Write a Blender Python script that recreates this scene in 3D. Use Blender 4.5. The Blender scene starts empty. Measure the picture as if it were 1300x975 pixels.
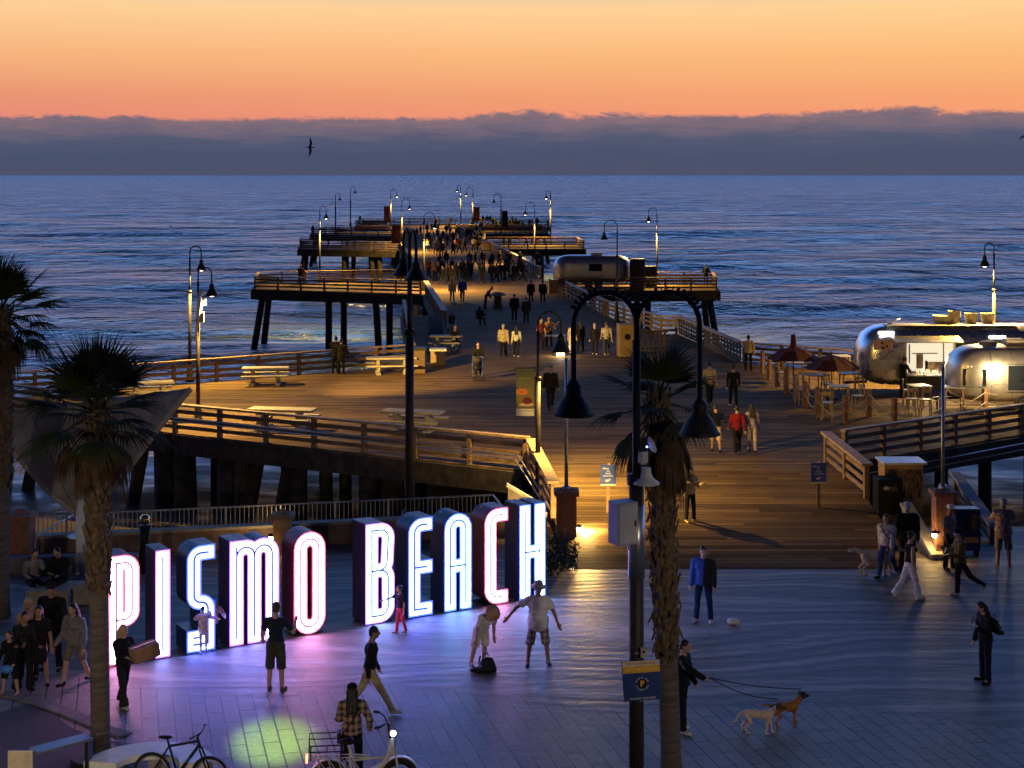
import bpy, bmesh, math, random
import numpy as np
from mathutils import Vector, Matrix
R = math.radians
rnd = random.Random(7)
C = bpy.context.scene.collection
sc = bpy.context.scene
F, CX, HZ, H = 2000.0, 650.0, 222.0, 10.5      # focal length and horizon of the photograph, height of the viewpoint
# ---------------------------------------------------------------- camera
cam = bpy.data.cameras.new('camera'); co = bpy.data.objects.new('camera', cam); C.objects.link(co)
co.location = (0, 0, H); co.rotation_euler = (R(90), 0, 0)
cam.sensor_width = 36; cam.lens = 36 * F / 1300; cam.shift_y = -(487.5 - HZ) / 1300
cam.clip_start = 0.5; cam.clip_end = 60000
sc.camera = co
# ---------------------------------------------------------------- world: dusk sky
def lin(r, g, b):
    f = lambda c: (c / 255 / 12.92) if c <= 10.3 else ((c / 255 + .055) / 1.055) ** 2.4
    return (f(r), f(g), f(b), 1)
w = bpy.data.worlds.new('World'); sc.world = w; w.use_nodes = True
nt = w.node_tree; nt.nodes.clear()
def N(t, nt=nt, **k):
    n = nt.nodes.new(t)
    for a, v in k.items(): setattr(n, a, v)
    return n
def lk(nt, a, b): nt.links.new(a, b)
def math_n(nt, op, a, b=None, c=None, clamp=False):
    n = nt.nodes.new('ShaderNodeMath'); n.operation = op; n.use_clamp = clamp
    for i, v in enumerate((a, b, c)):
        if v is None: continue
        if isinstance(v, (int, float)): n.inputs[i].default_value = v
        else: nt.links.new(v, n.inputs[i])
    return n.outputs[0]
def ramp_n(nt, fac, stops, interp='LINEAR'):
    n = nt.nodes.new('ShaderNodeValToRGB'); n.color_ramp.interpolation = interp
    e = n.color_ramp.elements
    while len(e) < len(stops): e.new(0.5)
    for i, (p, c) in enumerate(stops):
        e[i].position = p; e[i].color = c if len(c) == 4 else (*c, 1)
    nt.links.new(fac, n.inputs[0]); return n.outputs[0]
def mix_n(nt, fac, a, b, mode='MIX'):
    n = nt.nodes.new('ShaderNodeMix'); n.data_type = 'RGBA'; n.blend_type = mode
    for s, v in ((n.inputs[0], fac), (n.inputs[6], a), (n.inputs[7], b)):
        if isinstance(v, (int, float)): s.default_value = v
        elif isinstance(v, tuple): s.default_value = v if len(v) == 4 else (*v, 1)
        else: nt.links.new(v, s)
    return n.outputs[2]
def noise_n(nt, vec, scale, detail=3, rough=.5, dist=0):
    n = nt.nodes.new('ShaderNodeTexNoise'); n.inputs['Scale'].default_value = scale
    n.inputs['Detail'].default_value = detail; n.inputs['Roughness'].default_value = rough
    n.inputs['Distortion'].default_value = dist
    if vec is not None: nt.links.new(vec, n.inputs['Vector'])
    return n.outputs['Fac']
def map_n(nt, vec, scale=(1, 1, 1), rot=(0, 0, 0), loc=(0, 0, 0)):
    n = nt.nodes.new('ShaderNodeMapping'); n.inputs['Scale'].default_value = scale
    n.inputs['Rotation'].default_value = rot; n.inputs['Location'].default_value = loc
    nt.links.new(vec, n.inputs['Vector']); return n.outputs[0]

tc = N('ShaderNodeTexCoord'); nv = N('ShaderNodeVectorMath', operation='NORMALIZE'); lk(nt, tc.outputs['Generated'], nv.inputs[0])
sx = N('ShaderNodeSeparateXYZ'); lk(nt, nv.outputs[0], sx.inputs[0])
X_, Y_, Z_ = sx.outputs
zf = math_n(nt, 'SQRT', math_n(nt, 'MAXIMUM', Z_, 0.0))         # sqrt stretches the few degrees above the sea
st = lambda z, c: (math.sqrt(z), lin(*c))
left = ramp_n(nt, zf, [st(.030, (226, 134, 118)), st(.050, (232, 147, 116)), st(.075, (246, 178, 124)), st(.105, (252, 206, 150)), st(.125, (206, 192, 190)),
                       st(.15, (178, 232, 300)), st(.25, (152, 234, 356)), st(.42, (104, 172, 288)), st(.56, (17, 22, 50)), st(1.0, (11, 14, 34))])
right = ramp_n(nt, zf, [st(.030, (246, 150, 118)), st(.050, (246, 164, 112)), st(.075, (250, 185, 120)), st(.105, (254, 208, 146)), st(.125, (208, 192, 188)),
                        st(.15, (178, 232, 300)), st(.25, (152, 234, 356)), st(.42, (104, 172, 288)), st(.56, (17, 22, 50)), st(1.0, (11, 14, 34))])
az = math_n(nt, 'MULTIPLY_ADD', X_, 1.6, .5, clamp=True)
sky = mix_n(nt, az, left, right)
strk = noise_n(nt, map_n(nt, nv.outputs[0], (3, 3, 60)), 6, 4, .55)
sky = mix_n(nt, math_n(nt, 'MULTIPLY', math_n(nt, 'SUBTRACT', strk, .5), .20, clamp=True), sky, lin(196, 120, 110))
# far fog bank lying on the horizon
n1 = noise_n(nt, map_n(nt, nv.outputs[0], (1, 1, 2), (0, 0, 0), (.37, 0, 0)), 15, 5, .62, .6)
n2 = noise_n(nt, map_n(nt, nv.outputs[0], (1, 1, 2.2), (0, 0, 0), (3, 1, 0)), 60, 6, .66, 1.4)
b1 = math_n(nt, 'MULTIPLY', math_n(nt, 'MAXIMUM', math_n(nt, 'SUBTRACT', n1, .50), 0.0), .028)
top = math_n(nt, 'ADD', math_n(nt, 'ADD', b1, math_n(nt, 'MULTIPLY', math_n(nt, 'SUBTRACT', n2, .5), .0065)), .0362)
top = math_n(nt, 'ADD', top, math_n(nt, 'MULTIPLY', X_, .008))
edge = math_n(nt, 'MULTIPLY_ADD', math_n(nt, 'SUBTRACT', top, Z_), 380.0, .45, clamp=True)
n3 = noise_n(nt, map_n(nt, nv.outputs[0], (1, 1, 9)), 22, 5, .6, .5)
fz = math_n(nt, 'ADD', math_n(nt, 'DIVIDE', Z_, top), math_n(nt, 'MULTIPLY', math_n(nt, 'SUBTRACT', n3, .5), .55))
fog = ramp_n(nt, fz, [(0, lin(76, 82, 107)), (.35, lin(66, 80, 110)), (.6, lin(75, 86, 114)), (.82, lin(110, 100, 119)), (1.0, lin(134, 110, 120))])
front = mix_n(nt, edge, sky, fog)
back = ramp_n(nt, zf, [(0, lin(34, 34, 58)), (.4, lin(40, 40, 66)), (.7, lin(24, 28, 54)), (1, lin(15, 19, 44))])
fb = N('ShaderNodeMapRange'); fb.inputs[1].default_value = -.35; fb.inputs[2].default_value = .55; lk(nt, Y_, fb.inputs[0])
col = mix_n(nt, fb.outputs[0], back, front)
nish = N('ShaderNodeTexSky', sky_type='NISHITA'); nish.sun_disc = False; nish.sun_elevation = R(-3); nish.sun_rotation = R(0)
bg1 = N('ShaderNodeBackground'); lk(nt, col, bg1.inputs[0]); bg1.inputs[1].default_value = 1.0
bg2 = N('ShaderNodeBackground'); lk(nt, nish.outputs[0], bg2.inputs[0]); bg2.inputs[1].default_value = .05
ad = N('ShaderNodeAddShader'); lk(nt, bg1.outputs[0], ad.inputs[0]); lk(nt, bg2.outputs[0], ad.inputs[1])
wo = N('ShaderNodeOutputWorld'); lk(nt, ad.outputs[0], wo.inputs[0])
vs = sc.view_settings; vs.view_transform = 'Standard'; vs.look = 'None'; vs.exposure = 0; vs.gamma = 1; vs.use_curve_mapping = False
sc.render.engine = 'CYCLES'; sc.cycles.use_denoising = True; sc.cycles.max_bounces = 5; sc.cycles.diffuse_bounces = 2
sc.cycles.glossy_bounces = 3; sc.cycles.transmission_bounces = 2; sc.cycles.sample_clamp_indirect = 4; sc.cycles.caustics_reflective = False
sc.cycles.caustics_refractive = False
# ---------------------------------------------------------------- projection helpers
def G(px, py, z=0.0):
    y = F * (H - z) / (py - HZ); return Vector(((px - CX) / F * y, y, z))
def at(px, py, y): return Vector(((px - CX) / F * y, y, H - (py - HZ) / F * y))
def rampz(y): return min(1.0, max(0.0, (y - 42) / 8.5))
def GD(px, py):                                  # a spot on the boardwalk, ramp included
    p = G(px, py, 1.0)
    for _ in range(12): p = G(px, py, rampz(p.y))
    return p
# ---------------------------------------------------------------- materials
MATS = {}
def mat(name, rgb, rough=.7, metal=0.0, var=.12, vscale=6.0, bump=.0, bscale=40.0, emit=None, es=0.0, stretch=(1, 1, 1), spec=.4):
    if name in MATS: return MATS[name]
    m = bpy.data.materials.new(name); m.use_nodes = True; t = m.node_tree; b = t.nodes['Principled BSDF']
    b.inputs['Roughness'].default_value = rough; b.inputs['Metallic'].default_value = metal
    b.inputs['Specular IOR Level'].default_value = spec
    if emit:
        b.inputs['Base Color'].default_value = (*rgb, 1)
        b.inputs['Emission Color'].default_value = (*emit, 1); b.inputs['Emission Strength'].default_value = es
    else:
        o = t.nodes.new('ShaderNodeTexCoord'); v = map_n(t, o.outputs['Object'], stretch)
        n = noise_n(t, v, vscale, 5, .6)
        a = tuple(min(1, max(0, c * (1 - 2.2 * var))) for c in rgb); c2 = tuple(min(1, c * (1 + 2.2 * var)) for c in rgb)
        col = ramp_n(t, n, [(.25, a), (.75, c2)])
        t.links.new(col, b.inputs['Base Color'])
        rr = math_n(t, 'MULTIPLY_ADD', n, .25, rough - .12, clamp=True); t.links.new(rr, b.inputs['Roughness'])
        if bump:
            bp = t.nodes.new('ShaderNodeBump'); bp.inputs['Strength'].default_value = bump; bp.inputs['Distance'].default_value = .02
            t.links.new(noise_n(t, v, bscale, 4, .6), bp.inputs['Height']); t.links.new(bp.outputs[0], b.inputs['Normal'])
    MATS[name] = m; return m
def emis(name, rgb, s): return mat(name, (.8, .8, .8), emit=rgb, es=s)
def cloth(rgb):
    k = 'cloth_%d_%d_%d' % tuple(int(c * 255) for c in rgb)
    return mat(k, rgb, .88, 0, .22, 9, .8, 15, spec=.15)
WOOD = mat('weathered_timber', (.19, .125, .075), .75, 0, .3, 3, .5, 30, stretch=(1, 1, 6))
WOODL = mat('handrail_timber', (.34, .23, .13), .7, 0, .25, 4, .4, 30, stretch=(2, 2, 2))
PILE = mat('piling_timber', (.045, .036, .03), .85, 0, .35, 3, .6, 14)
BLACK = mat('black_iron', (.010, .010, .012), .6, 0, .2, 8, spec=.25)
IRON = mat('bronze_pole_paint', (.030, .026, .022), .55, .2, .2, 5, spec=.3)
STEEL = mat('galvanised_steel', (.42, .43, .45), .42, .9, .12, 9)
CONC = mat('concrete', (.32, .29, .25), .85, 0, .14, 5, .4, 50)
CONCD = mat('dark_concrete', (.15, .14, .14), .85, 0, .2, 4, .4, 40)
WHITE = mat('white_paint', (.72, .72, .70), .5, 0, .06, 6)
BRICK = mat('brick_pier', (.23, .10, .07), .85, 0, .25, 18, .6, 40)
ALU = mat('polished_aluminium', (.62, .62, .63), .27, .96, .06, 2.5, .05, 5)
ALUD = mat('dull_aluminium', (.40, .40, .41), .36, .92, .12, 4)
GLASS = mat('dark_glass', (.015, .02, .03), .08, 0, .1, 3, spec=.7)
RUBBER = mat('rubber', (.015, .015, .016), .8, 0, .2, 20)
SKIN = [mat('skin_light', (.42, .25, .17), .55, 0, .05, 10), mat('skin_tan', (.30, .165, .10), .55, 0, .05, 10), mat('skin_brown', (.16, .085, .05), .55, 0, .05, 10)]
HAIRM = {'black': mat('hair_black', (.012, .010, .009), .55, 0, .2, 40), 'brown': mat('hair_brown', (.05, .028, .016), .55, 0, .2, 40),
         'blond': mat('hair_blond', (.38, .27, .14), .55, 0, .2, 40), 'grey': mat('hair_grey', (.35, .34, .33), .6, 0, .2, 40)}
# ---------------------------------------------------------------- objects
def tag(o, label=None, cat=None, group=None, kind=None):
    if label: o['label'] = label
    if cat: o['category'] = cat
    if group: o['group'] = group
    if kind: o['kind'] = kind
    return o
def thing(name, label, cat, loc=(0, 0, 0), rz=0.0, group=None, s=1.0):
    o = bpy.data.objects.new(name, None); C.objects.link(o); o.empty_display_size = .2
    o.location = loc; o.rotation_euler = (0, 0, rz); o.scale = (s, s, s)
    return tag(o, label, cat, group)
class MB:
    def __init__(s): s.v = []; s.f = []; s.mi = []
    def add(s, vs, fs, mi=0):
        k = len(s.v); s.v += [tuple(p) for p in vs]; s.f += [tuple(i + k for i in f) for f in fs]; s.mi += [mi] * len(fs); return s
    def box(s, c, d, rz=0.0, mi=0, M=None):
        x, y, z = d[0] / 2, d[1] / 2, d[2] / 2
        vs = [Vector((a * x, b * y, e * z)) for a in (-1, 1) for b in (-1, 1) for e in (-1, 1)]
        m = M or Matrix.Rotation(rz, 3, 'Z'); vs = [m @ p + Vector(c) for p in vs]
        return s.add(vs, [(0, 1, 3, 2), (4, 6, 7, 5), (0, 4, 5, 1), (2, 3, 7, 6), (0, 2, 6, 4), (1, 5, 7, 3)], mi)
    def bar(s, p0, p1, wd, ht, mi=0, up=(0, 0, 1)):
        p0 = Vector(p0); p1 = Vector(p1); d = (p1 - p0); L = d.length; d.normalize(); u = Vector(up)
        if abs(d.dot(u)) > .98: u = Vector((0, 1, 0))
        r = d.cross(u).normalized(); u = r.cross(d).normalized()
        vs = [q + r * a * wd / 2 + u * b * ht / 2 for q in (p0, p1) for a in (-1, 1) for b in (-1, 1)]
        return s.add(vs, [(0, 1, 3, 2), (4, 6, 7, 5), (0, 4, 5, 1), (2, 3, 7, 6), (0, 2, 6, 4), (1, 5, 7, 3)], mi)
    def tube(s, pts, r, n=8, mi=0, caps=True):
        pts = [Vector(p) for p in pts]; rs = r if isinstance(r, (list, tuple)) else [r] * len(pts)
        vs = []; fs = []; pu = None
        for i, p in enumerate(pts):
            d = (pts[min(i + 1, len(pts) - 1)] - pts[max(i - 1, 0)]).normalized()
            if pu is None: pu = d.orthogonal().normalized()
            pu = (pu - d * pu.dot(d)).normalized(); q = d.cross(pu)
            for k in range(n):
                a = 2 * math.pi * k / n; vs.append(p + (pu * math.cos(a) + q * math.sin(a)) * rs[i])
        for i in range(len(pts) - 1):
            for k in range(n): fs.append((i * n + k, i * n + (k + 1) % n, (i + 1) * n + (k + 1) % n, (i + 1) * n + k))
        if caps: fs += [tuple(reversed(range(n))), tuple(range((len(pts) - 1) * n, len(pts) * n))]
        return s.add(vs, fs, mi)
    def lathe(s, prof, c=(0, 0, 0), n=20, mi=0, sx=1, sy=1, closed=False):
        c = Vector(c); vs = []; fs = []
        for r, z in prof:
            for k in range(n):
                a = 2 * math.pi * k / n; vs.append(c + Vector((r * math.cos(a) * sx, r * math.sin(a) * sy, z)))
        m = len(prof)
        for i in range(m - 1):
            for k in range(n): fs.append((i * n + k, i * n + (k + 1) % n, (i + 1) * n + (k + 1) % n, (i + 1) * n + k))
        if prof[0][0] > 1e-4 and not closed: fs.append(tuple(reversed(range(n))))
        if prof[-1][0] > 1e-4 and not closed: fs.append(tuple(range((m - 1) * n, m * n)))
        return s.add(vs, fs, mi)
    def ell(s, c, r, M=None, n=12, m=8, mi=0):
        c = Vector(c); vs = []; fs = []
        for i in range(m + 1):
            t = math.pi * i / m; zz = math.cos(t); q = max(math.sin(t), 1e-3)
            for k in range(n):
                a = 2 * math.pi * k / n; p = Vector((r[0] * q * math.cos(a), r[1] * q * math.sin(a), r[2] * zz))
                vs.append(c + (M @ p if M else p))
        for i in range(m):
            for k in range(n): fs.append((i * n + k, (i + 1) * n + k, (i + 1) * n + (k + 1) % n, i * n + (k + 1) % n))
        fs += [tuple(range(n)), tuple(reversed(range(m * n, (m + 1) * n)))]
        return s.add(vs, fs, mi)
    def cap(s, p0, r0, p1, r1, n=10, h=3, mi=0):
        p0 = Vector(p0); p1 = Vector(p1); d = p1 - p0; L = max(d.length, 1e-4); d = d / L
        pts = []; rs = []
        for i in range(h + 1):
            a = math.pi / 2 * (1 - i / h); pts.append(p0 - d * r0 * math.sin(a)); rs.append(max(r0 * math.cos(a), .0008))
        for i in range(h + 1):
            a = math.pi / 2 * i / h; pts.append(p1 + d * r1 * math.sin(a)); rs.append(max(r1 * math.cos(a), .0008))
        u = d.orthogonal().normalized(); q = d.cross(u); vs = []; fs = []
        for p, r in zip(pts, rs):
            for k in range(n):
                a = 2 * math.pi * k / n; vs.append(p + (u * math.cos(a) + q * math.sin(a)) * r)
        for i in range(len(pts) - 1):
            for k in range(n): fs.append((i * n + k, i * n + (k + 1) % n, (i + 1) * n + (k + 1) % n, (i + 1) * n + k))
        fs += [tuple(reversed(range(n))), tuple(range((len(pts) - 1) * n, len(pts) * n))]
        return s.add(vs, fs, mi)
    def prism(s, poly, z0, z1, mi=0):
        n = len(poly); vs = [(x, y, z0) for x, y in poly] + [(x, y, z1) for x, y in poly]
        fs = [tuple(reversed(range(n))), tuple(range(n, 2 * n))] + [(i, (i + 1) % n, (i + 1) % n + n, i + n) for i in range(n)]
        return s.add(vs, fs, mi)
    def build(s, name, m, parent=None, world=False, smooth=False, bevel=0.0):
        me = bpy.data.meshes.new(name); off = Vector(parent.location) if (parent and world) else Vector((0, 0, 0))
        me.from_pydata([tuple(Vector(p) - off) for p in s.v], [], s.f); me.update()
        for x in (m if isinstance(m, (list, tuple)) else [m]): me.materials.append(x)
        if len(me.materials) > 1: me.polygons.foreach_set('material_index', s.mi)
        if smooth: me.polygons.foreach_set('use_smooth', [True] * len(me.polygons))
        o = bpy.data.objects.new(name, me); C.objects.link(o)
        if parent: o.parent = parent
        if bevel:
            b = o.modifiers.new('bevel', 'BEVEL'); b.width = bevel; b.segments = 2; b.limit_method = 'ANGLE'
        return o
def text_obj(s, size, m, parent, loc, rot=(R(90), 0, 0), name='lettering', bold=0.0, align='CENTER', shear=0):
    cu = bpy.data.curves.new('t', 'FONT'); cu.body = s; cu.size = size; cu.align_x = align; cu.align_y = 'CENTER'; cu.offset = bold; cu.extrude = .001; cu.shear = shear
    tmp = bpy.data.objects.new('t', cu); C.objects.link(tmp)
    me = bpy.data.meshes.new_from_object(tmp); me.name = name; C.objects.unlink(tmp); bpy.data.objects.remove(tmp)
    me.materials.clear(); me.materials.append(m)
    o = bpy.data.objects.new(name, me); C.objects.link(o); o.parent = parent; o.location = loc; o.rotation_euler = rot
    return o
def copy_tree(o, parent=None):
    c = o.copy(); C.objects.link(c)
    if parent: c.parent = parent
    for ch in list(o.children): copy_tree(ch, c)
    return c
# ================================================================ SETTING
def new_mat(name):
    m = bpy.data.materials.new(name); m.use_nodes = True; t = m.node_tree
    g = t.nodes.new('ShaderNodeNewGeometry'); return m, t, t.nodes['Principled BSDF'], g.outputs['Position']
def bump_to(t, b, h, strength, dist=.02):
    bp = t.nodes.new('ShaderNodeBump'); bp.inputs['Strength'].default_value = strength; bp.inputs['Distance'].default_value = dist
    t.links.new(h, bp.inputs['Height']); t.links.new(bp.outputs[0], b.inputs['Normal'])
# --- plaza paving: big pavers near the seats, raked wavy concrete elsewhere
m, t, b, pos = new_mat('plaza_paving')
pv = map_n(t, pos, (1, 1, 1), (0, 0, R(-13.8)))
br = t.nodes.new('ShaderNodeTexBrick'); t.links.new(map_n(t, pv, (1, 1, 1), (0, 0, R(90))), br.inputs['Vector'])
br.inputs['Scale'].default_value = 1.0; br.inputs['Brick Width'].default_value = 1.25; br.inputs['Row Height'].default_value = .31
br.inputs['Mortar Size'].default_value = .016; br.inputs['Mortar Smooth'].default_value = .2; br.inputs['Bias'].default_value = 0
br.inputs['Color1'].default_value = (.20, .185, .18, 1); br.inputs['Color2'].default_value = (.125, .115, .115, 1); br.inputs['Mortar'].default_value = (.05, .05, .05, 1)
nf = noise_n(t, pos, 9, 6, .65)
pav = mix_n(t, .55, br.outputs['Color'], ramp_n(t, nf, [(.3, (.11, .105, .10)), (.7, (.27, .26, .25))]), 'MIX')
pav = mix_n(t, br.outputs['Fac'], pav, (.022, .022, .024))
wn = noise_n(t, map_n(t, pos, (.05, .11, 1)), 1.0, 2, .5)
spz = t.nodes.new('ShaderNodeSeparateXYZ'); t.links.new(pos, spz.inputs[0])
yy = math_n(t, 'ADD', math_n(t, 'ADD', spz.outputs[1], math_n(t, 'MULTIPLY', wn, 9.0)), math_n(t, 'MULTIPLY', noise_n(t, map_n(t, pos, (.5, .8, 1)), 1.0, 3, .5), .55))
sw = math_n(t, 'SINE', math_n(t, 'MULTIPLY', yy, 11.0)); sw2 = math_n(t, 'SINE', math_n(t, 'MULTIPLY', yy, 4.3))
ns = noise_n(t, map_n(t, pos, (.6, 3.2, 1)), 1.6, 5, .6)
band = math_n(t, 'ADD', math_n(t, 'MULTIPLY', math_n(t, 'ADD', sw, sw2), .13), ns)
rip = ramp_n(t, band, [(.30, (.07, .056, .058)), (.55, (.13, .108, .11)), (.74, (.37, .315, .30))])
rip = mix_n(t, .35, rip, ramp_n(t, nf, [(.3, (.09, .086, .085)), (.7, (.24, .23, .225))]))
bx = math_n(t, 'ADD', math_n(t, 'MULTIPLY', spz.outputs[0], .25), math_n(t, 'SINE', math_n(t, 'MULTIPLY', spz.outputs[0], .8)))
zone = math_n(t, 'MULTIPLY', math_n(t, 'SUBTRACT', math_n(t, 'SUBTRACT', 31.7, spz.outputs[1]), math_n(t, 'MULTIPLY', bx, .45)), 3.0, clamp=True)
cobn = noise_n(t, map_n(t, pv, (2.2, 5.5, 1)), 1.0, 3, .7)
t.links.new(mix_n(t, zone, rip, pav), b.inputs['Base Color'])
rgh = math_n(t, 'MULTIPLY_ADD', ns, .34, .40); t.links.new(rgh, b.inputs['Roughness'])
b.inputs['Specular IOR Level'].default_value = .26
hh = math_n(t, 'ADD', math_n(t, 'MULTIPLY', br.outputs['Fac'], math_n(t, 'MULTIPLY', zone, -.6)), math_n(t, 'ADD', math_n(t, 'MULTIPLY', band, math_n(t, 'MULTIPLY_ADD', zone, -.9, 1.0)), math_n(t, 'MULTIPLY', cobn, .6)))
bump_to(t, b, hh, .6, .03); PLAZA = m
# --- timber decking: boards laid across the pier
def decking(name, wd, c0, c1, groove):
    m, t, b, pos = new_mat(name); s = t.nodes.new('ShaderNodeSeparateXYZ'); t.links.new(pos, s.inputs[0])
    u = math_n(t, 'DIVIDE', s.outputs[1], wd); fl = math_n(t, 'FLOOR', u); fr = math_n(t, 'FRACT', u)
    xs = math_n(t, 'FLOOR', math_n(t, 'ADD', math_n(t, 'DIVIDE', s.outputs[0], 4.2), math_n(t, 'MULTIPLY', fl, .37)))
    cb = t.nodes.new('ShaderNodeCombineXYZ'); t.links.new(xs, cb.inputs[0]); t.links.new(fl, cb.inputs[1])
    wnn = t.nodes.new('ShaderNodeTexWhiteNoise'); t.links.new(cb.outputs[0], wnn.inputs[0])
    gr = noise_n(t, map_n(t, pos, (.8, 9, 1)), 2.5, 6, .65)
    big = noise_n(t, pos, .35, 4, .6)
    v = math_n(t, 'ADD', math_n(t, 'MULTIPLY_ADD', wnn.outputs[0], .42, .07), math_n(t, 'ADD', math_n(t, 'MULTIPLY', gr, .35), math_n(t, 'MULTIPLY', math_n(t, 'SUBTRACT', big, .5), .5)))
    col = ramp_n(t, v, [(.12, c0), (.85, c1)])
    gv = math_n(t, 'LESS_THAN', fr, groove); col = mix_n(t, gv, col, (.012, .01, .008))
    t.links.new(col, b.inputs['Base Color']); t.links.new(math_n(t, 'MULTIPLY_ADD', gr, .3, .62), b.inputs['Roughness']); b.inputs['Specular IOR Level'].default_value = .03
    h = math_n(t, 'ADD', math_n(t, 'MULTIPLY', gv, -1.0), math_n(t, 'ADD', math_n(t, 'MULTIPLY', wnn.outputs[0], .5), math_n(t, 'MULTIPLY', gr, .4)))
    bump_to(t, b, h, .6, .02); return m
DECK = decking('pier_decking', .235, (.045, .028, .013), (.25, .165, .082), .09)
# --- wet sand
m, t, b, pos = new_mat('wet_sand')
n1 = noise_n(t, map_n(t, pos, (.25, .5, 1)), 1.0, 6, .6); n2 = noise_n(t, pos, 2.2, 5, .6)
t.links.new(ramp_n(t, n2, [(.3, (.065, .05, .042)), (.7, (.13, .10, .08))]), b.inputs['Base Color'])
t.links.new(ramp_n(t, n1, [(.38, (.34, .34, .34)), (.6, (.65, .65, .65))]), b.inputs['Roughness'])
bump_to(t, b, n2, .3, .03); SAND = m
# --- sea water with patches of foam near the shore and painted silvery highlights
m, t, b, pos = new_mat('sea_water')
s = t.nodes.new('ShaderNodeSeparateXYZ'); t.links.new(pos, s.inputs[0])
b.inputs['IOR'].default_value = 1.5; b.inputs['Specular Tint'].default_value = (.68, 1.14, 1.36, 1); b.inputs['Specular IOR Level'].default_value = .5
f1 = noise_n(t, map_n(t, pos, (.035, .10, 0)), 1.0, 7, .68, .5); f2 = noise_n(t, map_n(t, pos, (.5, 1.3, 0)), 1.0, 5, .7)
near = t.nodes.new('ShaderNodeMapRange'); near.inputs[1].default_value = 520; near.inputs[2].default_value = 105; near.inputs[3].default_value = .0; near.inputs[4].default_value = .20
t.links.new(s.outputs[1], near.inputs[0])
ff = math_n(t, 'ADD', math_n(t, 'ADD', f1, near.outputs[0]), math_n(t, 'MULTIPLY', math_n(t, 'SUBTRACT', f2, .5), .62))
foam = math_n(t, 'MULTIPLY', math_n(t, 'MULTIPLY', math_n(t, 'SUBTRACT', ff, .565), 3.0, clamp=True), .72)  # foam, plus pale speckle painted as highlights on the chop
t.links.new(mix_n(t, foam, (.008, .05, .12), (.50, .54, .62)), b.inputs['Base Color'])
fr_ = t.nodes.new('ShaderNodeMapRange'); fr_.inputs[1].default_value = 90; fr_.inputs[2].default_value = 700; fr_.inputs[3].default_value = .14; fr_.inputs[4].default_value = .26
t.links.new(s.outputs[1], fr_.inputs[0]); t.links.new(math_n(t, 'MULTIPLY_ADD', foam, .3, fr_.outputs[0]), b.inputs['Roughness'])
w1 = noise_n(t, map_n(t, pos, (.24, .22, 0)), 1.0, 5, .6, .3); w2 = noise_n(t, map_n(t, pos, (1.0, 1.1, 0)), 1.0, 4, .6); w3 = noise_n(t, map_n(t, pos, (.055, .075, 0)), 1.0, 5, .6, .4); w4 = noise_n(t, map_n(t, pos, (.013, .028, 0)), 1.0, 10, .56, .3)
bump_to(t, b, math_n(t, 'ADD', math_n(t, 'MULTIPLY_ADD', s.outputs[1], .22, math_n(t, 'MULTIPLY', w4, 7.5)), math_n(t, 'ADD', math_n(t, 'ADD', math_n(t, 'MULTIPLY', w1, 1.5), math_n(t, 'MULTIPLY', w2, .26)), math_n(t, 'MULTIPLY', w3, 3.0))), 1.0, 1.0); SEA = m

def sheet(name, ys, x0f, x1f, nx, zf, m, kind='structure'):
    vs = []; fs = []
    for y in ys:
        for i in range(nx + 1):
            x = x0f(y) + (x1f(y) - x0f(y)) * i / nx; vs.append((x, y, zf(x, y)))
    for j in range(len(ys) - 1):
        for i in range(nx): a = j * (nx + 1) + i; fs.append((a, a + 1, a + nx + 2, a + nx + 1))
    mb = MB(); mb.add(vs, fs); o = mb.build(name, m, smooth=True); o['kind'] = kind; return o
mb = MB(); mb.prism([(-60, 4), (60, 4), (60, 47), (1, 47), (-.57, 46.15), (-11.1, 43.75), (-13.6, 43.2), (-60, 38)], -3.2, 0.0)
tag(mb.build('plaza', PLAZA), kind='structure')
sheet('beach', list(np.linspace(36, 128, 70)), lambda y: -70, lambda y: 70, 60,
      lambda x, y: -1.7 - .022 * max(0, y - 46) - .0006 * max(0, y - 60) ** 2 + .12 * math.sin(x * .45 + 1.7 * math.sin(y * .11)) + .08 * math.sin(y * .9 + x * .3), SAND)
SEAZ = -4.0
nr = np.random.RandomState(3)
comp = [(nr.uniform(9, 34), nr.uniform(-.35, .35), nr.uniform(0, 6.28), nr.uniform(.05, .17)) for _ in range(16)]
def seaz(x, y):
    z = 0.0
    for L, a, p, A in comp:
        k = 2 * math.pi / L; z += A * math.sin(k * (y * math.cos(a) + x * math.sin(a) * .9) + p + .8 * math.sin(x * .031 + p))
    fade = 1.0 / (1 + (y / 900.0) ** 2)
    s1 = math.sin((y - .06 * x - 128 + 5 * math.sin(x * .05)) / 15.0)     # low breakers rolling in
    sw = .55 * max(0, s1) ** 6 * math.exp(-((y - 160) / 85) ** 2) * (.55 + .45 * math.sin(x * .043 + y * .02 + 1))
    return SEAZ + z * fade * .8 + sw
ys = [88.0]
while ys[-1] < 2600: ys.append(ys[-1] * 1.0062 + .1)
sheet('sea', ys + [4200, 8000, 16000, 40000], lambda y: -.62 * y - 22, lambda y: .62 * y + 22, 210, lambda x, y: seaz(x, y) if y < 2700 else SEAZ, SEA)
sheet('seabed', [86, 400, 3000, 41000], lambda y: -y - 50, lambda y: y + 50, 8, lambda x, y: SEAZ - 1.6, SAND)

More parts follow.
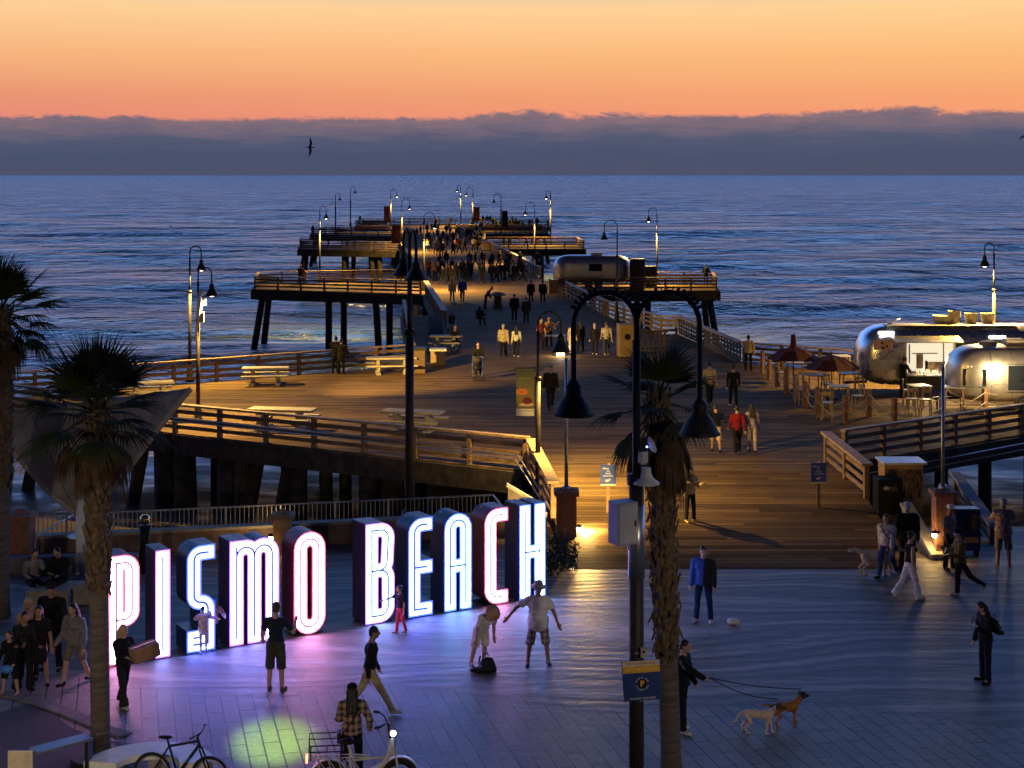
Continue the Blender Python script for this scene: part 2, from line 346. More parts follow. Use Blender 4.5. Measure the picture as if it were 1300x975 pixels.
# ---------------------------------------------------------------- pier
pier = thing('pier', 'long timber pier on pilings running out over the sea', 'pier', (0, 50, 0))
axl = lambda y: -1.1 - .098 * (y - 124) - 5.7
axr = lambda y: -1.1 - .098 * (y - 124) + 5.7
PF = [(.55, 50.5), (-12.5, 58.0), (-22.5, 65.0), (-21.6, 67.0), (-4.9, 78.6), (-7.4, 106.5), (axl(106.5), 106.5), (axl(290), 290), (axr(290), 290), (axr(106), 106),
      (9.0, 94), (9.9, 94), (11.6, 79.5), (16.7, 75.8), (26, 69), (26, 63.2), (18.75, 57.7), (11.0, 51.9), (10.7, 50.5)]
mb = MB(); mb.prism(list(reversed(PF)), .72, 1.0); mb.build('deck', DECK, pier, True)
mb = MB()
ry = [41.95, 44, 46, 48, 50.5]; vs = []
rl = lambda y: 1.75 - (y - 42) * .14; rr = lambda y: 10.75
for y in ry: vs += [(rl(y), y, rampz(y) + .006), (rr(y), y, rampz(y) + .006), (rl(y), y, rampz(y) - .4), (rr(y), y, rampz(y) - .4)]
fs = []
for i in range(4):
    a = i * 4; fs += [(a, a + 1, a + 5, a + 4), (a, a + 4, a + 6, a + 2), (a + 1, a + 3, a + 7, a + 5)]
mb.add(vs, fs + [(0, 2, 3, 1)]); mb.build('entrance_ramp', DECK, pier, True)
BAYS = {'A': [(axl(125.5), 125.5), (-21.6, 131), (-22.2, 137), (axl(141), 141)], 'B': [(axl(198), 198), (-27.4, 202), (-28.6, 212), (axl(219), 219)],
        'Cc': [(axl(246), 246), (-32, 250), (-33, 259), (axl(264), 264)], 'T': [(-29, 290.02), (7, 290.02), (7, 305), (-29, 305)],
        'D': [(axr(202), 202), (axr(214), 214), (9.0, 214), (9.4, 202)], 'D2': [(axr(255), 255), (axr(268), 268), (5.4, 268), (6, 255)],
        'E': [(axr(129.3), 129.3), (axr(137), 137), (17.6, 137), (17.0, 129.3)]}
for k, p in BAYS.items():
    a = sum(p[i][0] * p[(i + 1) % 4][1] - p[(i + 1) % 4][0] * p[i][1] for i in range(4))
    mb = MB(); mb.prism(p if a > 0 else list(reversed(p)), .70, .997); mb.build('side_deck', DECK, pier, True)
def fascia(p0, p1, z0=.25, z1=.95, th=.3):
    mb = MB(); mb.bar((p0[0], p0[1], (z0 + z1) / 2), (p1[0], p1[1], (z0 + z1) / 2), th, z1 - z0); mb.build('beam', PILE, pier, True)
for i in range(len(PF) - 1):
    if i in (6, 8) or i == 0: pass
    p, q = Vector(PF[i]), Vector(PF[i + 1]); n = Vector((q - p)).normalized(); nn = Vector((-n.y, n.x)) * .0
    fascia(p + n * .2, q - n * .2)
for k, p in BAYS.items():
    for i in range(4):
        a, c = Vector(p[i]), Vector(p[(i + 1) % 4]); n = (c - a).normalized()
        if (a - c).length > 2: fascia(a + n * .25, c - n * .25, .12, .9, .28)
def pile(x, y, dx=0, dy=0, z0=.7, z1=-5.2, r=.2):
    mb = MB(); mb.tube([(x, y, z0), (x + dx, y + dy, z1)], [r, r * 1.06], 10); mb.build('piling', PILE, pier, True, smooth=True)
# under the near left platform
fl = lambda x: 50.5 + (.55 - x) * .575
for x, dx, r, off in [(-20.2, -.2, .30, .6), (-18.9, -.8, .24, 1.6), (-18.0, .2, .22, 3.0), (-15.8, 0, .28, .8), (-13.9, -.75, .24, 1.0), (-13.0, .1, .42, .7), (-12.2, .1, .42, .75), (-11.2, 0, .17, 2.2), (-10.35, 0, .40, .7), (-9.75, .05, .38, .75),
                      (-9.1, -.75, .25, 1.0), (-8.15, .55, .27, 1.2), (-7.9, -.7, .25, 1.25), (-7.55, 0, .26, .9), (-6.6, 0, .22, 1.4), (-6.0, 0, .22, 2.5), (-4.9, 0, .4, 1.0), (-4.1, 0, .4, 1.0), (-2.5, 0, .4, 1.2), (-1.2, 0, .4, 1.2),
                      (-16.5, 0, .25, 4.5), (-12, 0, .25, 7.5), (-7.6, 0, .25, 9), (-3.5, 0, .25, 8)]:
    pile(x, fl(x) + off, dx, 0, .7, -3.4, r)
for x in (12.2, 13.6, 15.4, 17.4, 19.6, 21.5): pile(x, 52.6 + (x - 11) * .73 + .7, 0, 0, .7, -3.2, .24)
for x, y in ((-20, 67.5), (-15, 71), (-10, 74.3), (13, 76), (19, 72)): pile(x, y, 0, 0, .7, -4.6, .25)
for y in range(84, 290, 17):
    for e in (axl, axr): pile(e(max(y, 107)) + (.5 if e is axl else -.5), y, -.25 if e is axl else .25, 0, .7, -5.8, .24)
for k, p in BAYS.items():
    o0, o1 = (p[1], p[2]) if k not in ('D', 'D2', 'E') else (p[3], p[2]); sg = -1 if k in ('A', 'B', 'Cc', 'T') else 1
    i0 = p[0]
    for fr_, dx in ((.06, .25), (.45, 0), (.72, -.4 * sg), (.80, 0)):
        x = o0[0] + (i0[0] - o0[0]) * fr_; y = o0[1] + (i0[1] - o0[1]) * fr_
        pile(x, y + .5, sg * 1.05 if fr_ < .1 else dx, 0, .6, -5.8, .27 if k in 'AE' else .3)
    for fr_ in (.08, .5): pile(o1[0] + (i0[0] - o1[0]) * fr_, o1[1] - .5, sg * .7 if fr_ < .1 else 0, 0, .6, -5.8, .27)

# ---------------------------------------------------------------- timber railings
def railing(label, pts, zf=None, sp=2.1, group='timber railings of the pier', h=1.05, capw=.24, boards=(.80, .52, .24), capm=None):
    zf = zf or (lambda y: 1.0)
    pts = [Vector((p[0], p[1], zf(p[1]))) for p in pts]
    t = thing('timber_railing', label, 'railing', pts[0], group=group)
    cm = MB(); posts = []; bm_ = [MB() for _ in boards]
    for i in range(len(pts) - 1):
        a, c = pts[i], pts[i + 1]; L = (c - a).length; n = max(1, round(L / sp)); d = (c - a).normalized()
        cm.bar(a + Vector((0, 0, h)) - d * .1, c + Vector((0, 0, h)) + d * .1 * (i == len(pts) - 2), capw, .07)
        for k, z in enumerate(boards): bm_[k].bar(a + Vector((0, 0, z)), c + Vector((0, 0, z)), .05, .145)
        for j in range(n + (i == len(pts) - 2)):
            q = a + (c - a) * j / n; mb = MB(); ang = math.atan2(d.y, d.x)
            mb.box(q + Vector((0, 0, (h - .04 - .25) / 2)), (.15, .15, h - .04 + .25), ang); posts.append(mb)
    for mb in posts: mb.build('post', WOOD, t, True)
    cm.build('handrail', capm or WOODL, t, True)
    for mb in bm_: mb.build('rail_board', WOOD, t, True)
    return t
railing('timber railing along the sea side of the near left deck, behind the picnic tables', [(-22.2, 66.4), (-4.95, 78.5)])
railing('dark timber railing along the front edge of the near left deck above the sand', [(.45, 50.7), (-12.4, 58.0), (-22.3, 64.9)], sp=2.2)
railing('timber railing climbing beside the ramp from the left brick pillar', [(1.2, 46.1), (.62, 50.3)], rampz, capw=.34)
railing('dark railing running away from the left end of the picnic deck', [(-5.0, 79), (-7.3, 106.3)])
railing('bright capped railing of the pier walkway beside the blue bin', [(axl(98) + .05, 98), (axl(125) + .05, 125.2)], capw=.4)
railing('railing round the nearest left side bay with a fisherman leaning on it', [(axl(126) - .3, 125.9), (-21.4, 131.2), (-22, 136.9), (axl(141), 140.8)])
railing('railing round the second left side bay behind the nearest one', [(axl(198.4), 198.3), (-27.2, 202.2), (-28.4, 211.9), (axl(219), 218.6)])
railing('railing round the farthest left side bay near the pier end', [(axl(246.4), 246.3), (-31.8, 250.2), (-32.8, 258.8), (axl(264), 263.6)])
railing('railing round the head of the pier against the open sea', [(axl(290), 290.3), (-28.8, 290.3), (-28.8, 304.8), (6.8, 304.8), (6.8, 290.3)], sp=3)
railing('long left railing of the pier walkway between the side bays', [(axl(141) + .1, 141), (axl(198), 198)], sp=3)
railing('left railing of the pier walkway between second and third bays', [(axl(219), 219), (axl(246), 246)], sp=3)
railing('right railing of the pier walkway sweeping up to the silver trailer', [(axr(144.5), 144.5), (axr(202), 202)], capw=.36, sp=2.6)
railing('right railing of the far pier walkway beyond the small right bay', [(axr(214), 214), (axr(255), 255)], sp=3)
railing('railing round the small right side bay above the silver trailer', [(axr(202) + .2, 202.3), (9.2, 202.3), (8.8, 213.8), (axr(214), 213.8)], sp=2.6)
railing('railing round the far right side bay crowded with people', [(axr(255), 255.3), (5.8, 255.3), (5.2, 267.8), (axr(268), 267.8)], sp=3)
railing('railing round the right side bay where the silver trailer is parked', [(axr(129.5) + .2, 129.6), (16.8, 129.6), (17.4, 136.7), (9.9, 136.7)], sp=2.2)
railing('diagonal railing leading down the pier from the trailer bay', [(4.15, 125), (axr(106.2) - .1, 106.2)], capw=.34)
railing('short dark railing across the deck beyond the palm crown', [(axr(106) + .05, 105.5), (8.9, 94.1), (9.8, 93.9)])
railing('railing along the sea side of the food trailer deck', [(11.7, 79.3), (16.7, 75.6), (25.8, 68.9)])
railing('dark timber railing along the front edge of the food trailer deck', [(11.0, 52.1), (18.7, 57.9), (25.8, 63.2)], sp=2.0)
railing('timber railing climbing beside the ramp from the black bin', [(10.75, 47.8), (10.3, 51.6)], rampz, capw=.34)
# perforated panel rail on the right edge of the deck
t = thing('perforated_barrier', 'barrier with rows of round holes on the right deck edge before the sea', 'barrier', (11.5, 79.4, 1.0), group='timber railings of the pier')
a, c = Vector((11.5, 79.4, 1)), Vector((9.95, 93.8, 1)); n = 22; vs = []; fs = []; d = (c - a)
lat = MB()
for i in range(n + 1): q = a + d * i / n; lat.bar(q + Vector((0, 0, .1)), q + Vector((0, 0, 1.0)), .05, .33 if i in (0, n) else .30)
for z in (.12, .30, .54, .78, .98): lat.bar(a + Vector((0, 0, z)), c + Vector((0, 0, z)), .055, .15)
lat.build('lattice_panel', PILE, t, True)
mb = MB(); mb.bar(a + Vector((0, 0, 1.07)), c + Vector((0, 0, 1.07)), .3, .07); mb.build('handrail', WOODL, t, True)

# ---------------------------------------------------------------- lower stair rails, promenade wall, metal railing
def pipe_rail(name, label, runs, r=.022, m=STEEL, group=None):
    t = thing(name, label, 'handrail', runs[0][0], group=group)
    for k, run in enumerate(runs):
        mb = MB(); mb.tube(run, r, 6); mb.build('pipe', m, t, True, smooth=True)
    return t
pipe_rail('handrail', 'thin steel handrail along the outside of the near left deck', [[(-12.4, 57.6, 1.62), (-4, 52.8, 1.62), (.2, 50.2, 1.55), (1.0, 46.2, .95)], [(-12.4, 57.6, 1.50), (-4, 52.8, 1.50), (.1, 50.2, 1.43), (.95, 46.2, .82)]])
pipe_rail('handrail', 'thin steel handrail along the outside of the food trailer deck', [[(11.6, 50.6, .72), (17.6, 54.2, 1.05), (24, 58, 1.3)], [(11.2, 49.6, 1.1), (17.6, 53.4, 1.45)]])
wl = [(-13.6, 43.1), (-11.1, 43.6), (-.57, 46.0), (1.0, 46.3)]
t = thing('retaining_wall', 'low dark retaining wall with pale coping behind the glowing letters', 'wall', (-6, 44.8, 0))
mw, mc = MB(), MB()
for i in range(3):
    p, q = wl[i], wl[i + 1]
    mw.bar((p[0], p[1], .27), (q[0], q[1], .27), .30, .56); mc.bar((p[0], p[1], .59), (q[0], q[1], .59), .38, .08)
mw.build('wall_body', mat('stained_wall', (.17, .12, .10), .9, 0, .2, 3, .5, 30), t, True); mc.build('coping', CONC, t, True)
t = thing('metal_railing', 'grey metal baluster railing above the sand behind the glowing letters', 'railing', (-6, 45, 0))
for i in range(2):
    p, q = Vector((*wl[i + 0], 0)), Vector((*wl[i + 1], 0))
    if i == 0: p = Vector((-13.6, 43.2, 0))
    p += Vector((0, .28, 0)); q += Vector((0, .28, 0)); L = (q - p).length; n = max(1, round(L / 1.5))
    for j in range(n):
        a, c = p + (q - p) * j / n, p + (q - p) * (j + 1) / n; mb = MB(); k = round((c - a).length / .13)
        for e in range(1, k): s_ = a + (c - a) * e / k; mb.box(s_ + Vector((0, 0, .62)), (.018, .018, .9))
        mb.build('baluster_panel', STEEL, t, True)
        mb = MB(); mb.box(a + Vector((0, 0, .56)), (.05, .05, 1.1)); mb.build('post', STEEL, t, True)
    for z in (1.1, .16):
        mb = MB(); mb.tube([p + Vector((0, 0, z)), q + Vector((0, 0, z))], .028, 8); mb.build('rail', STEEL, t, True)
mb = MB(); mb.tube([(-.57, 46.28, 1.1), (.15, 44.6, .62)], .028, 8); mb.build('rail', STEEL, t, True)
# pale stair wall, a gable shape behind the last letter
t = thing('stair_wall', 'pale sloping stair wall rising behind the last glowing letter', 'wall', (.3, 47.0, 0))
mb = MB(); p = [(-.12, -.4), (1.45, -.4), (1.45, .25), (-.12, 1.18)]; vs = [(x, y, z) for y in (47.0, 47.2) for x, z in p]
mb.add(vs, [(0, 1, 2, 3), (7, 6, 5, 4), (0, 4, 5, 1), (1, 5, 6, 2), (2, 6, 7, 3), (3, 7, 4, 0)]); mb.build('wall_body', CONC, t, True)
mb = MB(); mb.bar((-.16, 47.1, 1.24), (1.5, 47.1, .27), .3, .07); mb.build('coping', WHITE, t, True)
# dark planting bed with pale curved kerb in the near left corner
cur = [G(0, 905), G(40, 892), G(60, 903), G(92, 925), G(130, 940), G(215, 950), G(215, 985), G(0, 985)]
mb = MB(); mb.prism([(p.x, p.y) for p in reversed(cur)], .002, .010); tag(mb.build('dark_path', mat('dark_paving', (.05, .052, .06), .8, 0, .2, 5, .4, 40)), kind='structure')
mb = MB(); pts = [G(-30 + 190 * k / 24, 880 + 58 * max(0, (k / 24 - .15) / .85) ** 1.4 * (1.0 if k < 20 else 1 - .02 * (k - 20)), .02) for k in range(25)]
for i in range(len(pts) - 1): mb.bar(pts[i], pts[i + 1], .30, .03)
tag(mb.build('pale_path', CONCD), kind='structure')
# ================================================================ GLOWING LETTERS
TH = R(30.7); UX = Vector((math.cos(TH), math.sin(TH), 0)); DP = Vector((-math.sin(TH), math.cos(TH), 0))
L0 = Vector((-7.56, 34.2, 0))
def s_at(px):
    k = (px - CX) / F; return (k * L0.y - L0.x) / (UX.x - k * UX.y)
LH, LR = 2.33, .165
def arc(cx, cz, r, a0, a1, n=10): return [(cx + r * math.cos(R(a0 + (a1 - a0) * i / n)), cz + r * math.sin(R(a0 + (a1 - a0) * i / n))) for i in range(n + 1)]
def paths(ch, W):
    r, h = LR, LH; t = h - r; q = (W - 2 * r) / 2; far = W + 2
    stem = lambda x: [(x, -2), (x, h + 2)]
    if ch == 'I': return [stem(W / 2)]
    if ch == 'O': return [arc(W / 2, t - q, q, 180, 0) + arc(W / 2, r + q, q, 0, -180) + [(r, t - q)]]
    if ch == 'P': c = min(q, .22); return [stem(r), [(r, t)] + arc(W - r - c, t - c, c, 90, 0) + arc(W - r - c, .95 + c, c, 0, -90) + [(r, .95)]]
    if ch == 'S': c = .16; return [[(far, t)] + arc(r + c, t - c, c, 90, 180) + arc(r + c, 1.08 + c, c, 180, 270) + arc(W - r - c, 1.08 - c, c, 90, 0) + [(W - r, -2)], [(W - r, r), (-2, r)], [(-2, r + .15), (r + .1, r + .15)]]
    if ch == 'M': e = (W - 2 * r) / 4; return [stem(r), [(r, t - e)] + arc(r + e, t - e, e, 180, 0) + [(W / 2, -2)], arc(W / 2 + e, t - e, e, 180, 0) + [(W - r, -2)]]
    if ch == 'B': c = .2; return [stem(r), [(r, t)] + arc(W - r - c, t - c, c, 90, 0) + arc(W - r - c - .03, 1.22 + c, c, 0, -90) + [(r, 1.22)], [(W - r - c - .03, 1.22)] + arc(W - r - c, 1.22 - c, c, 90, 0) + arc(W - r - c, r + c, c, 0, -90) + [(r, r)]]
    if ch == 'E': c = .2; return [[(far, t)] + arc(r + c, t - c, c, 90, 180) + [(r, r), (far, r)], [(r, 1.16), (far, 1.16)], [(r, r), (r, -2)]]
    if ch == 'A': return [[(r, -2)] + arc(W / 2, t - q, q, 180, 0) + [(W - r, -2)], [(r, 1.07), (W - r, 1.07)]]
    if ch == 'C': c = .2; return [[(far, t)] + arc(r + c, t - c, c, 90, 180) + arc(r + c, r + c, c, 180, 270) + [(far, r)]]
    if ch == 'H': return [stem(r), stem(W - r), [(r, 1.15), (W - r, 1.15)]]
def field(ch, W, g):
    xs = np.arange(-.03, W + .03 + g, g); zs = np.arange(-.03, LH + .03 + g, g); X, Z = np.meshgrid(xs, zs); D = np.full(X.shape, 9.0)
    for p in paths(ch, W):
        for (x0, z0), (x1, z1) in zip(p[:-1], p[1:]):
            dx, dz = x1 - x0, z1 - z0; l2 = dx * dx + dz * dz + 1e-12
            tt = np.clip(((X - x0) * dx + (Z - z0) * dz) / l2, 0, 1); D = np.minimum(D, np.hypot(X - x0 - tt * dx, Z - z0 - tt * dz))
    bx = np.maximum(np.maximum(-X, X - W), np.maximum(-Z, Z - LH)); return xs, zs, np.maximum(D, LR + bx)
def contour(xs, zs, S):
    """polygons where S<0 on a grid, and the boundary segments"""
    polys = []; segs = []; nz, nx = S.shape; ins = S < 0
    def cr(a, b, va, vb): t = va / (va - vb); return (a[0] + (b[0] - a[0]) * t, a[1] + (b[1] - a[1]) * t)
    for j in range(nz - 1):
        full = ins[j, :-1] & ins[j, 1:] & ins[j + 1, :-1] & ins[j + 1, 1:]; anyi = ins[j, :-1] | ins[j, 1:] | ins[j + 1, :-1] | ins[j + 1, 1:]
        i = 0
        while i < nx - 1:
            if full[i]:
                k = i
                while k < nx - 1 and full[k]: k += 1
                polys.append([(xs[i], zs[j]), (xs[k], zs[j]), (xs[k], zs[j + 1]), (xs[i], zs[j + 1])]); i = k; continue
            if anyi[i]:
                c = [(xs[i], zs[j]), (xs[i + 1], zs[j]), (xs[i + 1], zs[j + 1]), (xs[i], zs[j + 1])]; v = [S[j, i], S[j, i + 1], S[j + 1, i + 1], S[j + 1, i]]
                poly = []; out = []
                for a in range(4):
                    b_ = (a + 1) % 4
                    if v[a] < 0: poly.append(c[a])
                    if (v[a] < 0) != (v[b_] < 0): p = cr(c[a], c[b_], v[a], v[b_]); poly.append(p); out.append((p, v[a] < 0))
                if len(poly) > 2: polys.append(poly)
                if len(out) == 2: segs.append((out[0][0], out[1][0]) if out[0][1] else (out[1][0], out[0][0]))
            i += 1
    return polys, segs
def flat(polys, y, name, m, parent):
    mb = MB()
    for p in polys: mb.add([(a, y, b) for a, b in p], [tuple(range(len(p)))])
    return mb.build(name, m, parent)
RED, BLU, VIO = ((.20, .012, .035), (1, .03, .12)), ((.012, .02, .085), (.03, .12, 1)), ((.045, .02, .07), (.55, .12, .9))
KEY = mat('letter_inline', (.03, .03, .10), .5, 0, .1, 4)
LET = [('P', 137.6, 177.0, RED, (1, .40, .80), 'first letter of the nearer word, half hidden by the palm trunk'), ('I', 196.9, 216.0, VIO, (.30, .34, 1), 'a single bar with a thin inline'),
       ('S', 236.9, 272.8, BLU, (.12, .18, 1), 'square-footed, with two children hugging before it'), ('M', 291.2, 354.0, VIO, (.28, .28, 1), 'widest of all, three bars under two arches'),
       ('O', 372.8, 412.8, RED, (1, .38, .78), 'a tall closed loop rimmed in red'), ('B', 463.6, 500.5, VIO, (.22, .34, 1), 'first letter of the farther word, with two bowls'),
       ('E', 518.0, 549.0, BLU, (.12, .18, 1), 'blue-rimmed with three arms, beside the girl in pink leggings'), ('A', 563.7, 598.5, BLU, (.16, .38, 1), 'round-topped arch with a crossbar'),
       ('C', 615.0, 644.7, RED, (1, .40, .80), 'open to the right and rimmed in red'), ('H', 659.0, 692.2, BLU, (.24, .40, 1), 'two bars and a crossbar, at the far end of the sign')]
for ch, p0, p1, (side, rim), glow, desc in LET:
    s0, s1 = s_at(p0), s_at(p1); W = s1 - s0
    t = thing('illuminated_letter', 'glowing letter %s, %s' % (ch, desc), 'letter', L0 + UX * s0, TH, 'glowing marquee letters')
    xs, zs, D = field(ch, W, .0095)
    polys, segs = contour(xs, zs, D - LR)
    hs = 'hot' + ch; dep = .70
    mb = MB()
    for p in polys: mb.add([(a, 0, b + .03) for a, b in p], [tuple(range(len(p)))]); mb.add([(a, dep, b + .03) for a, b in p], [tuple(reversed(range(len(p))))])
    for a, b_ in segs: mb.add([(a[0], 0, a[1] + .03), (b_[0], 0, b_[1] + .03), (b_[0], dep, b_[1] + .03), (a[0], dep, a[1] + .03)], [(3, 2, 1, 0)])
    mb.build('casing', mat('casing_' + ch, side, .42, .2, .15, 3), t)
    polys, _ = contour(xs, zs, D - (LR - .033)); o = flat([[(a, b + .03) for a, b in p] for p in polys], -.012, 'glow_panel', emis('glow_' + ch, glow, 6.0), t)
    polys, _ = contour(xs, zs, np.abs(D - .084) - .026); flat([[(a, b + .03) for a, b in p] for p in polys], -.030, 'neon_tube', emis('tube_' + ch, glow, 31), t)
    polys, _ = contour(xs, zs, np.abs(D - (LR - .014)) - .015); flat([[(a, b + .03) for a, b in p] for p in polys], -.016, 'neon_rim', emis('rim_' + ch, rim, 1.7), t)
    polys, _ = contour(xs, zs, D - .0165); flat([[(a, b + .03) for a, b in p] for p in polys], -.020, 'inline', KEY, t)
    mb = MB(); mb.box((W / 2, dep / 2, .013), (W - .06, dep - .1, .026)); mb.build('foot_plate', BLACK, t)
    mb = MB(); mb.ell((.08 if W > .4 else W / 2, dep * .45, LH + .03), (.03, .03, .03)); mb.build('lifting_eye', STEEL, t)

# ================================================================ LAMPS
WARM = (1.0, .61, .13)
def bell(mb, c, d, h):
    r = d / 2
    mb.lathe([(.035, h), (.055, h - .01), (r * .34, h * .86), (r * .40, h * .80), (r * .34, h * .72), (r * .44, h * .55), (r * .66, h * .38), (r * .82, h * .20), (r * .88, h * .10), (r, .0), (r * .97, -.012),
              (r * .82, .10 * h), (r * .60, h * .36), (.03, h * .5)], c, 20)
def gooseneck(name, label, base, top, dirs, d=.46, h=.48, lit=True, energy=900, pr=.075, drop=.34, drops=None, banner=None, group='gooseneck lamps', foot=True, spot=150, col=WARM, tilt=None):
    """dirs: list of (dx, dy) reaches of the arms; top: z of the arch"""
    t = thing(name, label, 'street lamp', base, group=group); Ht = top - base[2]
    rch = max(math.hypot(*q) for q in dirs); r0 = rch / 2; zs = Ht - r0 - .25
    mb = MB(); mb.tube([(0, 0, .0), (0, 0, zs * .72)], pr, 12); mb.build('pole', IRON, t, smooth=True)
    mb = MB(); mb.tube([(0, 0, zs * .72), (0, 0, zs)], pr * .55, 10); mb.tube([(0, 0, zs * .715), (0, 0, zs * .735)], pr * 1.25, 12); mb.build('upper_pole', BLACK, t, smooth=True)
    if foot: mb = MB(); mb.lathe([(pr * 2.6, 0), (pr * 2.6, .12), (pr * 2.0, .2), (pr * 1.7, .62), (pr * 1.1, .72)], n=14); mb.build('pole_base', BLACK, t, smooth=True)
    for di, (dx, dy) in enumerate(dirs):
        drop = drops[di] if drops else drop
        L = math.hypot(dx, dy); ux, uy = dx / L, dy / L; r = L / 2
        pts = [(0, 0, zs - .05), (0, 0, Ht - r)] + [(ux * (r - r * math.cos(a)), uy * (r - r * math.cos(a)), Ht - r + r * math.sin(a)) for a in [math.pi * i / 14 for i in range(1, 15)]] + [(dx, dy, Ht - r - drop)]
        mb = MB(); mb.tube(pts, pr * .37, 8); mb.build('arm', BLACK, t, smooth=True)
        bz = Ht - r - drop - h
        mb = MB(); bell(mb, (dx, dy, bz), d, h); sh = mb.build('lamp_shade', BLACK, t, smooth=True)
        if lit:
            mb = MB(); mb.ell((dx, dy, bz + .03), (d * .30, d * .30, .07)); mb.build('bulb', emis('lamp_bulb', (1, .80, .48), 22), t)
            li = bpy.data.lights.new('lamp_light', 'SPOT'); li.energy = energy; li.color = col; li.spot_size = R(spot); li.spot_blend = .5; li.shadow_soft_size = .08
            lo = bpy.data.objects.new('lamp_light', li); C.objects.link(lo); lo.parent = t; lo.location = (dx, dy, bz - .06)
            if tilt: lo.rotation_euler = Vector(tilt).to_track_quat('-Z', 'Y').to_euler()
    if banner:
        side, z0, z1, wd, m = banner; mb = MB(); mb.box((side * (wd / 2 + pr + .03), 0, (z0 + z1) / 2), (wd, .02, z1 - z0)); bo = mb.build('banner', m, t)
        for z in (z0, z1): mb = MB(); mb.tube([(0, 0, z), (side * (wd + pr + .08), 0, z)], .016, 6); mb.build('banner_arm', BLACK, t)
    return t
def gx(px, y): return (px - CX) / F * y
ban = mat('maroon_banner', (.10, .03, .02), .8, 0, .3, 2)
NL = 'lamp on the pier'
E0 = 11500
for px, y, tpx, bpx, lit, label, bn in [
    (406, 139.5, 262, 414, 1, 'lit gooseneck lamp at the back of the nearest left side bay', None),
    (426, 250, 245, 431.5, 0, 'thin unlit gooseneck lamp by the second left bay, leftmost but one on the skyline', None),
    (445, 289, 236.5, 451, 0, 'unlit gooseneck lamp at the left end of the pier head', None),
    (496, 265, 240, 504, 1, 'lit gooseneck lamp with a banner on its left, left edge of far pier', (-1, 1.6, 4.2, 1.0, ban)),
    (510, 193, 252, 520, 1, 'lit gooseneck lamp with a low brown banner on the left walkway edge', (-1, 1.1, 3.3, 1.1, ban)),
    (538, 129, 270, 552, 1, 'black gooseneck lamp standing at the start of the bright walkway railing', None),
    (585, 289, 235, 580.5, 1, 'tallest-looking gooseneck lamp on the pier head, bannerless, left of its bannered neighbour', None),
    (600.5, 270, 238, 592, 1, 'gooseneck lamp with dark banner on its right, beside bannerless lamp at pier head', (1, 1.6, 4.0, 1.0, ban)),
    (636, 240, 246, 627, 0, 'unlit gooseneck lamp with a dark banner by the crowded far right bay', (1, 1.6, 4.0, .9, mat('black_banner', (.02, .02, .025), .8, 0, .2, 2))),
    (679, 166, 257, 667, 1, 'lit gooseneck lamp in the right railing before the small right bay', None),
    (699, 213, 242, 693.5, 1, 'lit gooseneck lamp at the back of the small right side bay', None),
    (783.5, 101, 279.5, 767, 0, 'black gooseneck lamp in front of the silver trailer on the pier', None),
    (834, 136.9, 264, 823.5, 1, 'lit gooseneck lamp rising from the back rail right of the silver trailer', None)]:
    top = H - (tpx - HZ) / F * y; zb = 1.0
    gooseneck('gooseneck_lamp', label, (gx(px, y), y, zb), top, [(gx(bpx, y) - gx(px, y), 0)], lit=bool(lit), banner=bn, energy=E0 * (1.0 if y < 200 else 1.3), d=.48 if y < 200 else .62, pr=.075 if y < 200 else .11)
gooseneck('gooseneck_lamp', 'lit gooseneck lamp at the sea railing behind the picnic deck, left of the draped lamp', (gx(241, 72.3), 72.3, 1.0), 7.25, [(.55, -.15)], energy=5600)
t = gooseneck('gooseneck_lamp', 'lit gooseneck lamp with glowing white drape, on the front rail of the picnic deck', (gx(251.5, 60.4), 60.4, 1.0), 6.95, [(.52, 0)], energy=5600, d=.5)
mb = MB(); mb.tube([(.06, -.1, 4.95), (.10, -.12, 4.6), (.02, -.12, 4.0), (-.06, -.12, 3.4), (.0, -.12, 2.9)], [.05, .13, .07, .035, .012], 8); mb.ell((.13, -.1, 5.0), (.09, .06, .12)); mb.build('drape', WHITE, t, smooth=True)
mb = MB(); mb.box((.16, -.1, 4.05), (.16, .14, .36)); mb.build('junction_box', mat('beige_box', (.55, .42, .25), .6), t)
mb = MB(); mb.box((.18, .04, 4.62), (.22, .16, .26), R(60)); mb.build('floodlight', BLACK, t)
mb = MB(); mb.box((.26, .09, 4.62), (.04, .14, .20), R(30)); mb.build('floodlight_lens', emis('flood_lens', (1, .82, .5), 12), t)
li = bpy.data.lights.new('flood_light', 'SPOT'); li.energy = 42000; li.color = (1, .60, .13); li.spot_size = R(37); li.spot_blend = 1.0; li.shadow_soft_size = .12; lo = bpy.data.objects.new('flood_light', li); C.objects.link(lo); lo.parent = t; lo.location = (.36, .15, 4.6); lo.rotation_euler = (Vector((9.5, 15.5, .3)) - Vector(t.location) * 0 + Vector((0, 0, -4.6))).to_track_quat('-Z', 'Y').to_euler()
gooseneck('gooseneck_lamp', 'lit gooseneck lamp behind the food trailers with a lit box below its head', (gx(1262, 70.5), 70.5, 1.0), 7.45, [(-.42, 0)], energy=15000)
BANM = new_mat('food_banner'); m, tt, b, pos = BANM
o_ = tt.nodes.new('ShaderNodeTexCoord').outputs['Generated']; sp = tt.nodes.new('ShaderNodeSeparateXYZ'); tt.links.new(o_, sp.inputs[0])
base = ramp_n(tt, math_n(tt, 'ADD', sp.outputs[2], math_n(tt, 'MULTIPLY', math_n(tt, 'SUBTRACT', noise_n(tt, map_n(tt, o_, (2, 1, 3)), 2.0, 4, .6), .5), .5)), [(0, (.06, .06, .05)), (.4, (.26, .20, .05)), (.75, (.12, .14, .05)), (1, (.07, .09, .04))])
tt.links.new(base, b.inputs['Base Color'])
